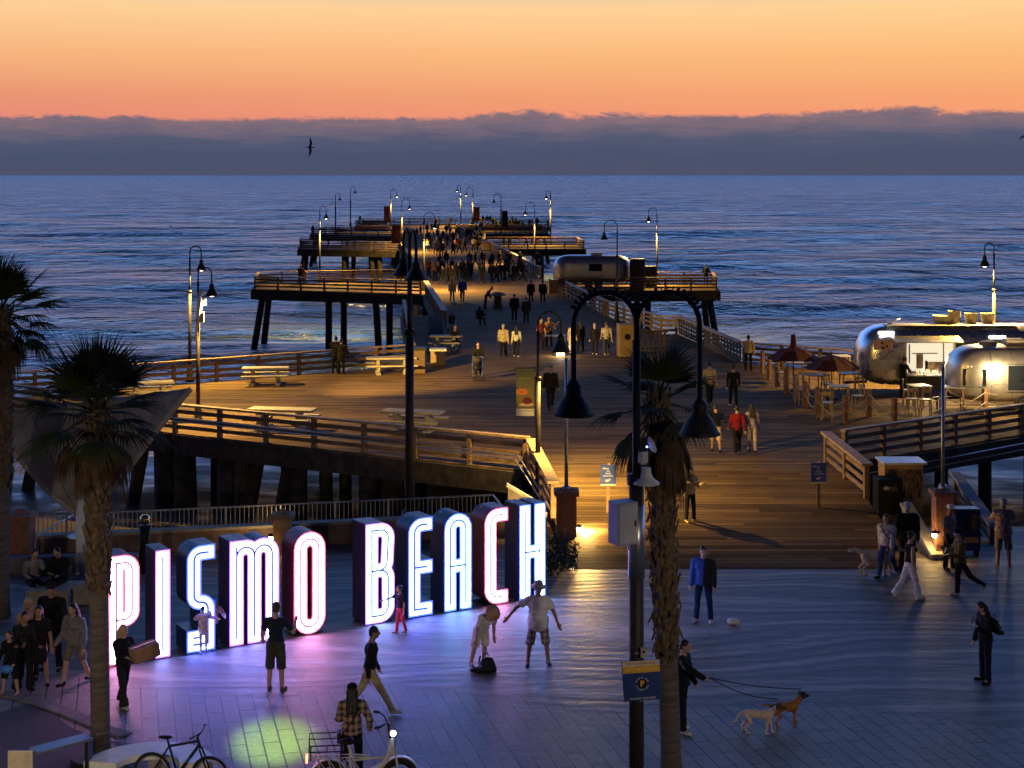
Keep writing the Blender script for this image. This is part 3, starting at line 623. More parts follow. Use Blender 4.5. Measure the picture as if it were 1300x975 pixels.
t = gooseneck('gooseneck_lamp', 'lit gooseneck lamp with a food banner, rising left of the flagpole pillar', (gx(683, 48.9), 48.9, .35), 6.25, [(.71, .1)], energy=4300, spot=150, tilt=(1.6, 2.2, -5), d=.62, h=.55, banner=(-1, 2.65, 4.15, .56, BANM[0]), pr=.085)
mb = MB(); mb.box((-.4, -.016, 2.78), (.56, .012, .22)); bp_ = mb.build('banner_strip', WHITE, t)
text_obj('OCEAN VIEW DINING', .055, KEY, t, (-.4, -.026, 2.83)); mb = MB()
for i in range(7): a = i * .9; mb.ell((-.50 + .13 * math.cos(a), -.016, 3.42 + .06 * math.sin(a)), (.075, .004, .05))
mb.build('flower_print', mat('orange_print', (.75, .24, .03), .7), t)
mb = MB(); mb.ell((-.33, -.017, 3.14), (.15, .004, .12)); mb.build('bowl_print', mat('dark_red_print', (.16, .02, .02), .7), t)
mb = MB(); mb.ell((-.36, -.016, 3.02), (.25, .003, .05)); mb.build('plate_print', mat('pale_print', (.6, .42, .3), .7), t)
text_obj('SEASIDE CAFE', .06, mat('pale_print', (.6, .42, .3)), t, (-.4, -.02, 3.84))
gooseneck('gooseneck_lamp', 'tall unlit double-headed lamp behind the glowing letters', (gx(520, 46.2), 46.2, 0), 8.9, [(.25, -1.0), (-.25, 1.0)], lit=False, d=.66, h=.55, pr=.13)
NPX = 808; NY = 24.6
near = gooseneck('gooseneck_lamp', 'nearest tall double-headed lamp with two big black bells over the entrance', (gx(NPX, NY), NY, 0), H - (371 - HZ) / F * NY, [(gx(728, NY) - gx(NPX, NY), 0), (gx(888, NY) - gx(NPX, NY), 0)], lit=False, d=.66, h=.56, pr=.118, drops=(.86, 1.16))
# arch fins and mounting hardware belong to the near lamp
for sx_ in (-1, 1):
    mb = MB(); r = .5; Ht = H - (371 - HZ) / F * NY
    for a in range(25, 160, 9): A = R(a); p = Vector((sx_ * (r - r * math.cos(A)), 0, Ht - r + r * math.sin(A))); q = p + Vector((-sx_ * math.cos(A), 0, math.sin(A))) * .10; mb = MB(); mb.bar(p, q, .012, .05); mb.build('fin', BLACK, near)
mb = MB(); mb.tube([(0, 0, 4.2), (0, 0, 5.35)], .13, 12); mb.build('collar', ALUD, near, smooth=True)

# ================================================================ THINGS ON THE NEAR POLE
X0 = gx(NPX, NY)
t = thing('utility_box', 'grey metal utility box strapped to the near lamp pole', 'utility box', at(791, 690, NY - .25))
mb = MB(); mb.box((0, 0, .33), (.36, .30, .66), R(28)); mb.build('cabinet', mat('grey_enclosure', (.30, .33, .38), .5, .2, .08, 4), t, bevel=.012)
mb = MB(); Mz = Matrix.Rotation(R(28), 3, 'Z'); mb.box(Mz @ Vector((.0, -.156, .34)), (.33, .012, .58), R(28)); mb.build('door', mat('light_enclosure', (.42, .42, .42), .5, .1, .08, 4), t)
mb = MB(); mb.box(Mz @ Vector((.12, -.168, .33)), (.025, .02, .09), R(28)); mb.build('handle', BLACK, t)
mb = MB(); mb.tube([Mz @ Vector((.1, 0, 0)), Mz @ Vector((.1, 0, -.1)), (.2, .25, -.16)], .02, 8); mb.build('conduit', STEEL, t)
t = thing('antenna', 'small white dish antenna on the near lamp pole above the siren', 'antenna', at(815, 575, NY))
Md = Matrix.Rotation(R(70), 3, 'Y') @ Matrix.Rotation(R(-15), 3, 'X')
mb = MB(); pr_ = [(.005, 0), (.06, .006), (.11, .03), (.135, .055), (.128, .06), (.10, .036), (.005, .012)]
tmp = MB(); tmp.lathe(pr_, n=20); mb.add([Md @ Vector(v) + Vector((.10, -.14, .13)) for v in tmp.v], tmp.f); mb.build('dish', mat('lilac_dish', (.62, .62, .75), .45), t, smooth=True)
mb = MB(); mb.tube([(0, -.1, .05), (0, -.14, .12), (.12, -.16, .15)], .018, 8); mb.box((0, -.12, .06), (.12, .08, .10)); mb.build('bracket', BLACK, t)
mb = MB(); mb.ell((.06, -.20, .13), (.016, .016, .016)); mb.build('indicator', emis('blue_indicator', (.2, .3, 1), 8), t)
t = thing('siren', 'white bell-shaped siren mounted on the near lamp pole under the dish', 'siren', at(818, 612, NY))
mb = MB(); mb.lathe([(.07, .25), (.075, .17), (.09, .13), (.10, .10), (.15, .06), (.20, .02), (.205, 0), (.15, -.02), (.03, -.02)], (.02, -.14, 0), 22); mb.build('horn', mat('siren_paint', (.50, .49, .44), .5), t, smooth=True)
mb = MB(); mb.lathe([(.075, .50), (.08, .34), (.05, .30)], (-.03, -.12, 0), 16); mb.build('driver', mat('siren_paint', (.50, .49, .44)), t, smooth=True)
mb = MB(); mb.box((0, -.07, .2), (.08, .14, .08)); mb.build('bracket', BLACK, t)
t = thing('parking_sign', 'parking sign with cream, yellow and blue bands strapped to the near lamp pole', 'sign', at(815, 864, NY - .22))
SW, SH = .60, .62; sg = R(4)
t.rotation_euler = (0, R(-3.5), R(2))
mb = MB(); mb.box((0, .008, 0), (SW, .012, SH)); mb.build('panel', mat('sign_blue', (.012, .035, .16), .45), t)
mb = MB(); mb.box((0, -.002, SH * .43), (SW - .02, .006, SH * .13)); mb.build('cream_band', mat('sign_cream', (.62, .50, .38), .5), t)
mb = MB(); mb.box((0, -.002, SH * .28), (SW - .02, .006, SH * .16)); mb.build('yellow_band', mat('sign_yellow', (.62, .33, .02), .5), t)
text_obj('PREPAY PARKING', .058, mat('sign_brown', (.25, .14, .08), .6), t, (0, -.008, SH * .43)); text_obj("DON'T GET A TICKET", .052, mat('sign_pale', (.78, .62, .25), .6), t, (0, -.008, SH * .28))
mb = MB(); ring = [(.115 * math.cos(a), -.002, -.05 + .115 * math.sin(a)) for a in np.linspace(0, 2 * math.pi, 30, endpoint=False)]
mb.add([(0, -.003, -.05)] + [(.072 * math.cos(a), -.003, -.05 + .072 * math.sin(a)) for a in np.linspace(0, 2 * math.pi, 30, endpoint=False)], [(0, i, i % 30 + 1) for i in range(1, 31)]); mb.build('roundel', BLACK, t)
text_obj('P', .125, mat('sign_gold', (.8, .42, .02), .5), t, (0, -.009, -.05), bold=.004)
for i, ch in enumerate('PARKING'):
    a = R(155 - i * 21.7); text_obj(ch, .038, WHITE, t, (.095 * math.cos(a), -.006, -.05 + .095 * math.sin(a)), (R(90), -(a - math.pi / 2), 0))
    a = R(205 + i * 21.7); text_obj(ch, .038, WHITE, t, (.095 * math.cos(a), -.006, -.05 + .095 * math.sin(a)), (R(90), -(a + math.pi / 2), 0))
text_obj('PAYMENT REQUIRED', .042, WHITE, t, (0, -.008, -SH * .44))
for z in (.40, -.35):
    mb = MB(); mb.lathe([(.125, -.008), (.125, .008)], (0, .22, z), 18); mb.build('strap', STEEL, t)
t = thing('camera_box', 'tiny pale camera box banded to the near pole above the parking sign', 'camera', at(817, 833, NY - .16)); mb = MB(); mb.box((0, 0, .06), (.09, .07, .15)); mb.lathe([(.135, .02), (.135, .035)], (-.06, .16, 0), 18); mb.build('housing', CONC, t); mb = MB(); mb.ell((0, -.04, .08), (.02, .012, .02)); mb.build('lens', BLACK, t)

# ================================================================ PALMS
TRK = mat('palm_trunk', (.11, .09, .075), .9, 0, .25, 2.5, .6, 22, stretch=(1, 1, 9))
BOOT = mat('palm_boots', (.105, .072, .04), .9, 0, .4, 10, .6, 30)
FRD = mat('palm_frond', (.045, .055, .020), .8, 0, .35, 1.4, spec=.1)
DEAD = mat('dead_frond', (.07, .042, .026), .9, 0, .35, 2, spec=.1)
def fan(mb, base, d, up, pl, br, nb, droop, mi=0, spread=135, wid=.035, lax=.0):
    """fan leaf: petiole from base along d, then blades radiating; each blade a folded strip that droops"""
    d = d.normalized(); side = d.cross(up).normalized(); nrm = side.cross(d).normalized()
    tip = base + d * pl + Vector((0, 0, -droop * pl * .35)); mb.tube([base, base + d * pl * .5 + Vector((0, 0, -droop * pl * .08)), tip], [.026, .02, .013], 5, mi)
    for i in range(nb):
        a = R(-spread / 2 + spread * i / (nb - 1)) + rnd.uniform(-.03, .03); L = br * (1 - .30 * abs(a) / R(spread / 2)) * rnd.uniform(.88, 1.1)
        v = d * math.cos(a) + side * math.sin(a) + nrm * .10; p = tip.copy(); pts = [p.copy()]; n = 5
        for k in range(n):
            v = (v + Vector((0, 0, -1)) * (droop * .20 + lax * .34) * (k + .3)).normalized(); p = p + v * L / n; pts.append(p.copy())
        ws = [wid * .35, wid, wid * .85, wid * .6, wid * .3, .001]
        sv = v.cross(nrm); sv = sv.normalized() if sv.length > .05 else side
        vs = []
        for q, w_ in zip(pts, ws): vs += [q - sv * w_, q + nrm * w_ * .35, q + sv * w_]
        fs = []
        for k in range(n): e = k * 3; fs += [(e, e + 1, e + 4, e + 3), (e + 1, e + 2, e + 5, e + 4)]
        mb.add(vs, fs, mi)
def palm(label, base, top, r0, smooth_to, crown, nf, seed, br, skirt, droopy=1.0, lean=(0, 0), upb=0.0):
    global rnd; rnd = random.Random(seed)
    t = thing('palm_tree', label, 'palm tree', base, group='fan palms on the plaza'); Hh = top - base[2]
    mb = MB(); n = 46; prof = []
    for i in range(n + 1): z = smooth_to * i / n; prof.append((r0 * (1.16 - .16 * min(1, z / .6)) * (1 + .02 * (i % 2)), z))
    mb.lathe(prof, n=18); mb.v = [(x + lean[0] * z / Hh, y + lean[1] * z / Hh, z) for x, y, z in mb.v]; mb.build('trunk', TRK, t, smooth=True)
    mb = MB(); mb.tube([(lean[0] * z / Hh, lean[1] * z / Hh, z) for z in np.linspace(smooth_to - .05, Hh, 8)], [r0 * .9, r0 * 1.1, r0 * 1.15, r0 * 1.12, r0 * 1.1, r0 * 1.05, r0 * 1.0, r0 * .7], 12)
    nb = int((Hh - smooth_to) * 62)
    for i in range(nb):
        z = smooth_to + (Hh - smooth_to) * i / nb; a = i * 2.39996 + rnd.uniform(-.3, .3); o = Vector((math.cos(a), math.sin(a), 0)); s = Vector((-o.y, o.x, 0)); c = Vector((lean[0] * z / Hh, lean[1] * z / Hh, z)) + o * r0 * 1.02
        L = rnd.uniform(.12, .26); wv = rnd.uniform(.05, .085); upv = Vector((0, 0, 1)); out = rnd.uniform(.25, .8); sgn = 1 if rnd.random() < .7 else -.9
        tipp = c + upv * L * sgn + o * L * out * .6
        mb.add([c - s * wv - upv * .05, c + s * wv - upv * .05, tipp + s * wv * .35, tipp - s * wv * .35, c + o * .05 - upv * .02, tipp + o * .03], [(0, 1, 4), (0, 4, 5, 3), (1, 2, 5, 4), (2, 3, 5), (0, 3, 2, 1)])
    mb.build('trunk_boots', BOOT, t)
    c0 = Vector((lean[0], lean[1], Hh)); mb = MB(); up = Vector((0, 0, 1))
    for i in range(nf):
        a = i * 2.39996 + rnd.uniform(-.25, .25); f = (i + .5) / nf; el = R(86 - 118 * f ** .9 + upb + rnd.uniform(-8, 8)); d = Vector((math.cos(a) * math.cos(el), math.sin(a) * math.cos(el), math.sin(el)))
        u = up if abs(d.z) < .93 else Vector((math.cos(a + .4), math.sin(a + .4), .1))
        fan(mb, c0 + Vector((d.x, d.y, 0)) * r0 * .5 + Vector((0, 0, -.25 * f)), d, u, crown * rnd.uniform(.38, .52) * (.75 + .4 * f), br * rnd.uniform(.85, 1.1), 27, (.05 + .5 * f) * droopy, spread=150)
    mb.build('crown', FRD, t)
    if skirt:
        mb = MB()
        for i in range(skirt[0]):
            a = i * 2.39996 + rnd.uniform(-.3, .3); el = R(rnd.uniform(-60, -25)); d = Vector((math.cos(a) * math.cos(el), math.sin(a) * math.cos(el), math.sin(el)))
            fan(mb, c0 + Vector((d.x, d.y, 0)) * r0 * .6 + Vector((0, 0, -.15 - .5 * rnd.random())), d, up, skirt[1] * rnd.uniform(.5, 1.0), skirt[2] * rnd.uniform(.8, 1.15), 22, 1.0, spread=110, wid=.024, lax=1.0)
        mb.build('dead_fronds', DEAD, t)
    return t
b0 = G(128, 966); palm('fan palm rising between the group of women and the first glowing letter', b0, H - (512 - HZ) / F * b0.y, .168, 3.05, 1.35, 26, 3, 1.02, (15, .55, .85), 1.0, (gx(122, b0.y) - gx(128, b0.y), 0), 4)
palm('fan palm cut off by the left edge of the view, fronds drooping', (gx(-3, 37.5), 37.5, 0), H - (392 - HZ) / F * 37.5, .26, 3.1, 1.7, 30, 11, 1.0, (12, .7, .9), 1.25, (.05, 0))
palm('fan palm in front of the pier entrance beside the near lamp pole', (gx(853, 27.2), 27.2, 0), H - (500 - HZ) / F * 27.2, .175, 2.15, 1.1, 13, 5, .80, (22, .5, 1.0), 1.2, (gx(836, 27.2) - gx(853, 27.2), 0), -8)
rnd = random.Random(21)

# ================================================================ SHELL CANOPY
t = thing('canopy', 'pale winged shell canopy on a white column behind the near left palm', 'canopy', (gx(104, 41.5), 41.5, 0))
mb = MB(); mb.tube([(0, 0, 0), (0, 0, 1.95)], [.16, .15], 16); mb.build('column', WHITE, t, smooth=True)
cz = 1.62
def shell(u, v):      # u across the wing from left tip to right tip, v from the foot upward
    s = 2 * u - 1; wx = 2.8 * s; zt = 4.35 + .35 * s + .12 * s * s; top_ = Vector((wx, .35 + .9 * (1 - s * s), zt))
    foot = Vector((.16 * s, -.02, cz)); k = v; mid = foot + (top_ - foot) * k
    mid.z -= (.30 * abs(s) ** 1.5) * math.sin(math.pi * k); mid.x *= (1 - .10 * math.sin(math.pi * k)); mid.y -= .35 * math.sin(math.pi * k) * (1 - abs(s)); return mid
nu, nv_ = 36, 24; vs = [shell(i / nu, j / nv_) for j in range(nv_ + 1) for i in range(nu + 1)]; fs = [(j * (nu + 1) + i, j * (nu + 1) + i + 1, (j + 1) * (nu + 1) + i + 1, (j + 1) * (nu + 1) + i) for j in range(nv_) for i in range(nu)]
mb = MB(); mb.add(vs, fs); o = mb.build('shell', mat('shell_render', (.24, .22, .21), .95, 0, .2, 2, .5, 60), t, smooth=True); sm = o.modifiers.new('s', 'SOLIDIFY'); sm.thickness = .09; sm.offset = 0
for e in (0, 1): mb = MB(); mb.tube([shell(e, j / nv_) + Vector((0, -.02, 0)) for j in range(nv_ + 1)], .075, 8); mb.build('edge_rib', CONC, t, smooth=True)
for e in (.2, .4, .6, .8): mb = MB(); mb.tube([shell(e, j / nv_) + Vector((0, -.05, 0)) for j in range(nv_ + 1)], .018, 6); mb.build('seam', CONCD, t, smooth=True)

# ================================================================ BRICK PILLARS, FLAGPOLES, WALL LAMPS
def pillar(label, p, w_, h, lamp=None, cap=True, m=BRICK, energy=60):
    t = thing('brick_pillar', label, 'pillar', p, group='brick pillars round the plaza')
    mb = MB(); mb.box((0, 0, h / 2), (w_, w_, h)); mb.build('shaft', m, t)
    mb = MB(); mb.box((0, 0, h + .06), (w_ + .14, w_ + .14, .12)); mb.lathe([(w_ * .42, h + .122), (.08, h + .24), (.02, h + .25)], n=4); mb.build('cap', m if cap else CONC, t)
    if lamp:
        d, z = lamp; q = Vector(d) * (w_ / 2 + .10) + Vector((0, 0, z))
        mb = MB(); mb.tube([Vector(d) * w_ / 2 + Vector((0, 0, z + .1)), q + Vector((0, 0, .1))], .02, 6); mb.lathe([(.02, .16), (.10, .12), (.12, .08)], q, 14); mb.build('wall_lamp', BLACK, t)
        mb = MB(); mb.ell(q + Vector((0, 0, .03)), (.075, .075, .075)); mb.build('bulb', emis('wall_bulb', (1, .78, .45), 40), t)
        li = bpy.data.lights.new('wall_light', 'POINT'); li.energy = energy; li.color = (1, .60, .16); li.shadow_soft_size = .16; lo = bpy.data.objects.new('wall_light', li); C.objects.link(lo); lo.parent = t; lo.location = q + Vector(d) * .16
    return t
pl = G(719, 692); pillar('brick pillar carrying a flagpole left of the pier entrance, with a lit lamp', pl, .56, 1.45, ((.97, .25, 0), .42), energy=1150)
pr2 = G(1197, 707); pillar('brick pillar carrying a flagpole right of the pier entrance, with a lit lamp', pr2, .50, 1.72, ((-.8, -.6, 0), .62), energy=45)
pillar('brick pillar behind the letters with a small globe lamp', (gx(358, 43.6), 43.75, 0), .48, .98, ((-.9, -.43, 0), .42), m=mat('tan_brick', (.30, .20, .13), .85, 0, .2, 16, .5, 40), energy=26)
pillar('orange brick pillar by the left edge palm and beach stairs', (gx(26, 42.5), 42.5, 0), .62, 1.25)
for q, z0, z1, lb in ((pl, 1.6, 5.25, 'thin pale flagpole standing on the left entrance pillar'), (pr2, 1.9, 5.2, 'thin pale flagpole standing on the right entrance pillar')):
    t = thing('flagpole', lb, 'flagpole', q + Vector((0, 0, z0)), group='flagpoles at the entrance'); mb = MB(); mb.tube([(0, 0, 0), (0, 0, z1 - z0)], [.055, .045], 10); mb.build('pole', STEEL, t, smooth=True); mb = MB(); mb.ell((0, 0, z1 - z0 + .03), (.05, .05, .05)); mb.build('finial', STEEL, t, smooth=True)
    mb = MB(); mb.lathe([(.13, 0), (.12, .06), (.07, .10)], n=12); mb.build('flange', STEEL, t)
# bush under the left pillar
def bush(label, p, r, h, seed, n=650, name='bush'):
    q = random.Random(seed); t = thing(name, label, 'bush', p); mb = MB()
    for i in range(n):
        a = q.uniform(0, 6.283); rr = r * math.sqrt(q.random()); z = h * q.random() * (1 - .4 * (rr / r) ** 2); c = Vector((rr * math.cos(a), rr * math.sin(a), z)); d = Vector((q.gauss(0, 1), q.gauss(0, 1), q.gauss(.5, 1))).normalized(); s = d.orthogonal().normalized(); L = q.uniform(.06, .15)
        mb.add([c, c + d * L * .5 + s * L * .22, c + d * L, c + d * L * .5 - s * L * .22], [(0, 1, 2, 3)])
    mb.build('foliage', mat('bush_leaf', (.022, .032, .016), .55, 0, .4, 3), t)
    mb = MB()
    for i in range(9): a = i * .7; mb.tube([(0, 0, 0), (r * .5 * math.cos(a), r * .5 * math.sin(a), h * .7)], [.02, .006], 5)
    mb.build('stem', BOOT, t)
bush('dark bush at the foot of the left entrance pillar beside the last letter', G(715, 722), .42, 1.05, 4)
bush('small dark bush between the last letter and the entrance', G(700, 728), .26, .7, 5, 260)
# ================================================================ SILVER TRAILERS
def trailer(name, label, loc, L, Wd, Ht, clear=.42, kit='plain', mt=ALU):
    """rounded riveted travel trailer, long side facing the viewer (-Y), nose at -X"""
    t = thing(name, label, 'trailer', loc, group='silver trailers'); st = []; n = 30; hh = (Ht - clear)
    for i in range(n + 1):
        u = i / n; x = -L / 2 + L * u; e = min(u, 1 - u) * L / (Ht * .52)
        k = math.sqrt(max(0, 1 - (1 - min(1, e)) ** 2.3)); st.append((x, max(k, .06)))
    vs = []; fs = []; m = 40
    for x, k in st:
        kz = .40 + .60 * k; kw = .34 + .66 * k
        for j in range(m):
            a = 2 * math.pi * j / m; ca, sa = math.cos(a), math.sin(a); ex = .62 if sa > 0 else .34
            y = math.copysign(abs(ca) ** ex, ca) * Wd / 2 * kw; z = math.copysign(abs(sa) ** ex, sa) * hh / 2
            z = z * kz + hh / 2 * (1 - .10 * (1 - kz)) - (hh / 2) * (1 - kz) * .25
            vs.append((x, y, clear + z))
    for i in range(n):
        for j in range(m): fs.append((i * m + j, (i + 1) * m + j, (i + 1) * m + (j + 1) % m, i * m + (j + 1) % m))
    fs += [tuple(range(m)), tuple(reversed(range(n * m, (n + 1) * m)))]
    mb = MB(); mb.add(vs, fs); body = mb.build('body', mt, t, smooth=True)
    # riveted seam bands
    for x in [-L / 2 + L * q for q in (.22, .36, .5, .64, .78)]:
        i = round((x + L / 2) / L * n); mb = MB(); ring = [Vector(v) for v in vs[i * m:(i + 1) * m]]
        c0 = Vector((ring[0].x, 0, clear + hh / 2)); ring = [c0 + (p - c0) * 1.004 for p in ring]
        a = [p + Vector((-.018, 0, 0)) for p in ring] + [p + Vector((.018, 0, 0)) for p in ring]
        mb.add(a, [(j, (j + 1) % m, m + (j + 1) % m, m + j) for j in range(m)]); mb.build('seam', ALUD, t)
    for x in (-.35, .45):
        w_ = MB(); w_.lathe([(.10, -.10), (.33, -.10), (.36, -.06), (.36, .06), (.33, .10), (.10, .10)], n=22); w2 = MB(); w2.add([(x + p[0], -Wd / 2 + .10 + p[2], .36 + p[1]) for p in w_.v], [tuple(reversed(f)) for f in w_.f]); wo_ = w2.build('wheel', RUBBER, t)
        r_ = MB(); r_.lathe([(.01, -.04), (.20, -.11), (.20, .02)], n=16); r2 = MB(); r2.add([(x + p[0], -Wd / 2 + .10 + p[2], .36 + p[1]) for p in r_.v], [tuple(reversed(f)) for f in r_.f]); r2.build('rim', STEEL, wo_)
    for zz in (.34, .62): mb = MB(); mb.bar((-L / 2 + 1.3, -Wd / 2 - .004, clear + hh * zz), (L / 2 - 1.3, -Wd / 2 - .004, clear + hh * zz), .02, .035); mb.build('trim_strip', STEEL, t)
    mb = MB(); mb.bar((-L / 2 + .5, 0, clear + .05), (-L / 2 - .55, 0, clear + .02), .14, .1); mb.tube([(-L / 2 - .4, 0, clear), (-L / 2 - .4, 0, .0)], .035, 8); mb.build('tow_bar', BLACK, t)
    return t
def yface(Wd): return -Wd / 2 - .006
# far trailer on the pier bay
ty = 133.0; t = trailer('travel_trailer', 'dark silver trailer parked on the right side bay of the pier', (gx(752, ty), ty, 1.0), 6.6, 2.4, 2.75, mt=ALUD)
mb = MB(); mb.box((.35, 0, 2.82), (.95, .7, .26)); mb.build('roof_vent', ALUD, t, bevel=.05)
mb = MB(); mb.box((.2, -1.21, 1.75), (1.1, .02, .6)); mb.build('window', GLASS, t)
for px, y, sz, lb in ((809, 131.5, (1.2, .9, 2.5), 'tall dark cabinet at the right end of the pier trailer'), (826, 134, (1.0, .8, 1.75), 'lower dark cabinet behind the lamp right of the pier trailer')):
    c = thing('storage_cabinet', lb, 'cabinet', (gx(px, y), y, 1.0)); mb = MB(); mb.box((0, 0, sz[2] / 2), sz); mb.build('cabinet', BLACK, c, bevel=.03); mb = MB(); mb.box((0, -sz[1] / 2 - .01, sz[2] * .5), (sz[0] * .8, .02, sz[2] * .8)); mb.build('door', IRON, c)
# big food trailer
y = 68.8; Lb = 9.6; xb = gx(1086, y); bt = trailer('food_trailer', 'long silver food trailer with a brightly lit serving window', (xb + Lb / 2, y, 1.0), Lb, 2.5, 3.0)
yf = yface(2.5)
def loc_px(px, py, yy): p = at(px, py, yy); return p
def LX(px): return gx(px, y - 1.3) - (xb + Lb / 2)
def LZ(py): return H - (py - HZ) / F * (y - 1.3) - 1.0
x0, x1, z0, z1 = LX(1149), LX(1211), LZ(474), LZ(433)
mb = MB(); mb.box(((x0 + x1) / 2, yf - .02, (z0 + z1) / 2), (x1 - x0, .03, z1 - z0)); mb.build('serving_window', emis('kitchen_light', (1, .88, .66), .82), bt)
mb = MB()
for xx in (x0, x1): mb.box((xx, yf - .10, (z0 + z1) / 2), (.06, .22, z1 - z0 + .1))
for zz in (z0, z1): mb.box(((x0 + x1) / 2, yf - .10, zz), (x1 - x0 + .12, .22, .06))
mb.build('window_frame', STEEL, bt)
mb = MB(); mb.box(((x0 + x1) / 2, yf - .30, z0 - .03), (x1 - x0 + .3, .5, .05)); mb.build('counter', STEEL, bt)
mb = MB(); mb.box(((x0 + x1) / 2 - .2, yf - .05, z0 + (z1 - z0) * .62), (1.1, .04, .04)); mb.box((x0 + .62, yf - .06, z0 + .52), (.28, .06, .62)); mb.box((x0 + .9, yf - .07, z0 + .3), (.1, .05, .5)); mb.box((x1 - .75, yf - .07, z0 + .25), (.95, .05, .5)); mb.box((x0 + .18, yf - .06, z0 + .85), (.05, .05, .8)); mb.box((x1 - .45, yf - .06, z0 + .9), (.04, .05, .8)); mb.build('kitchen_fittings', mat('kitchen_grey', (.12, .09, .06), .4, .3, .3, 8), bt)
mb = MB()
for i in range(16): q = x0 + .1 + (x1 - x0 - .2) * i / 15; mb.lathe([(.05, 0), (.05, .1), (.02, .15), (.02, .2)], (q, yf - .3 + .1 * math.sin(i * 2.1), z0), 8)
mb.build('bottles', mat('sauce_bottles', (.42, .30, .22), .4, 0, .4, 14), bt)
mb = MB(); mb.box(((x0 + x1) / 2, yf - .03, z0 - .42), (x1 - x0 + .1, .05, .55)); mb.build('skirt_panel', BLACK, bt)
# hinged hatch lid raised over the window
mb = MB(); M_ = Matrix.Rotation(R(12), 3, 'X'); mb.box(((x0 + x1) / 2 - .2, yf - .42, z1 + .12), (x1 - x0 + .8, .9, .05), M=M_); mb.build('hatch', ALUD, bt)
def plate(name, px0, px1, py0, py1, m, dy=.02, par=None, off=0.0):
    a, c, e, f = LX(px0), LX(px1), LZ(py1), LZ(py0); mb = MB(); mb.box(((a + c) / 2, yf - dy - off, (e + f) / 2), (c - a, .02, f - e)); return mb.build(name, m, par or bt)
mp = plate('menu_board', 1109, 1133, 431, 444, mat('pink_board', (.62, .40, .34), .5), .10)
for px, py in ((1118, 434), (1124, 438), (1119, 440)): plate('menu_mark', px, px + 3, py, py + 2.5, BLACK, .12, mp)
mb = MB()
for i in range(10): q = LX(1107 + i * 3.6); mb.bar((q, yf - .05, LZ(455)), (q + .16, yf - .05, LZ(447)), .015, .03)
mb.build('wave_script', mat('pale_script', (.60, .52, .40), .4, .5), bt)
plate('awning', 1212, 1250, 434, 447, mat('green_awning', (.02, .05, .05), .7), .25)
plate('vent_panel', 1104, 1142, 456, 470, ALUD, .04)
for px0, px1, py0, py1 in ((1116, 1136, 421, 425), (1257, 1278, 426, 431)):
    a, c = LX(px0), LX(px1); z_ = LZ((py0 + py1) / 2); mb = MB(); mb.box(((a + c) / 2, yf + .10, z_), (c - a, .10, .13)); mb.build('strip_light', emis('strip_light', (.95, .97, 1), 9), bt, bevel=.03)
for px, w2_, h2_ in ((1208, .75, .42), (1224, .50, .62), (1246, .52, .52), (1267, .52, .52)):
    mb = MB(); q = LX(px); mb.lathe([(w2_ * .8, 0), (w2_ * .8, h2_ * .25), (w2_, h2_ * .55), (w2_ * 1.05, h2_), (w2_ * .9, h2_ * .9)], (q, .2, 2.92), 16, sx=.55, sy=.55); mb.build('roof_fan', mat('beige_vent', (.40, .36, .28), .6, .2), bt, smooth=False)
mb = MB(); mb.bar((LX(1140), .1, 3.02), (LX(1150), -.1, 3.22), .5, .05); mb.build('roof_hatch', ALUD, bt)
mb = MB(); mb.box(((LX(1130) + LX(1260)) / 2 + .6, -.42, 2.99), (5.6, .9, .03)); mb.build('roof_panel', mat('beige_vent', (.40, .36, .28)), bt)
for nm, px, z, en in (('window_light', 1180, 1.75, 150), ('window_light', 1255, 2.3, 60)):
    li = bpy.data.lights.new(nm, 'SPOT'); li.energy = en * 4.5; li.color = (1, .80, .5); li.spot_size = R(140); li.spot_blend = .5; li.shadow_soft_size = .3; lo = bpy.data.objects.new(nm, li); C.objects.link(lo); lo.parent = bt; lo.location = (LX(px), yf - .5, z); lo.rotation_euler = (R(-35), 0, 0)
# nearer trailer
y2 = 63.9; L2 = 6.2; xa = gx(1211, y2 - 1); at2 = trailer('food_trailer', 'shorter silver trailer with a glowing porch light in front of the food trailer', (xa + L2 / 2, y2, 1.0), L2, 2.35, 2.62, mt=mat('warm_aluminium', (.60, .57, .50), .38, .85, .06, 3))
yf2 = -2.35 / 2 - .008; k2 = lambda px: gx(px, y2 - 1.2) - (xa + L2 / 2); kz = lambda py: H - (py - HZ) / F * (y2 - 1.2) - 1.0
mb = MB(); mb.box(((k2(1220) + k2(1249)) / 2 + .12, yf2 + .12, kz(480)), (k2(1249) - k2(1220), .05, kz(469) - kz(491)), R(-14)); mb.build('window', GLASS, at2)
mb = MB(); mb.box(((k2(1220) + k2(1249)) / 2 + .12, yf2 + .09, kz(491.5)), (k2(1249) - k2(1220) + .1, .07, .05), R(-14)); mb.build('window_sill', STEEL, at2)
for i in range(4): mb = MB(); mb.ell((k2(1230 + i * 4.6), yf2 + .12, kz(466)), (.035, .03, .03)); mb.build('marker_light', emis('marker_amber', (1, .35, .12), 3), at2)
mb = MB(); mb.box((k2(1296), yf2 - .0, kz(480)), (1.0, .06, kz(464) - kz(496))); mb.build('window', GLASS, at2)
mb = MB(); mb.box((k2(1296), yf2 - .03, kz(463.5)), (1.1, .05, .05)); mb.box((k2(1296), yf2 - .03, kz(496.5)), (1.1, .05, .05)); mb.build('window_trim', STEEL, at2)
mb = MB(); mb.ell((k2(1269), yf2 - .04, kz(466)), (.07, .06, .12)); mb.build('porch_light', emis('porch_lamp', (1, .82, .5), 16), at2, smooth=True)
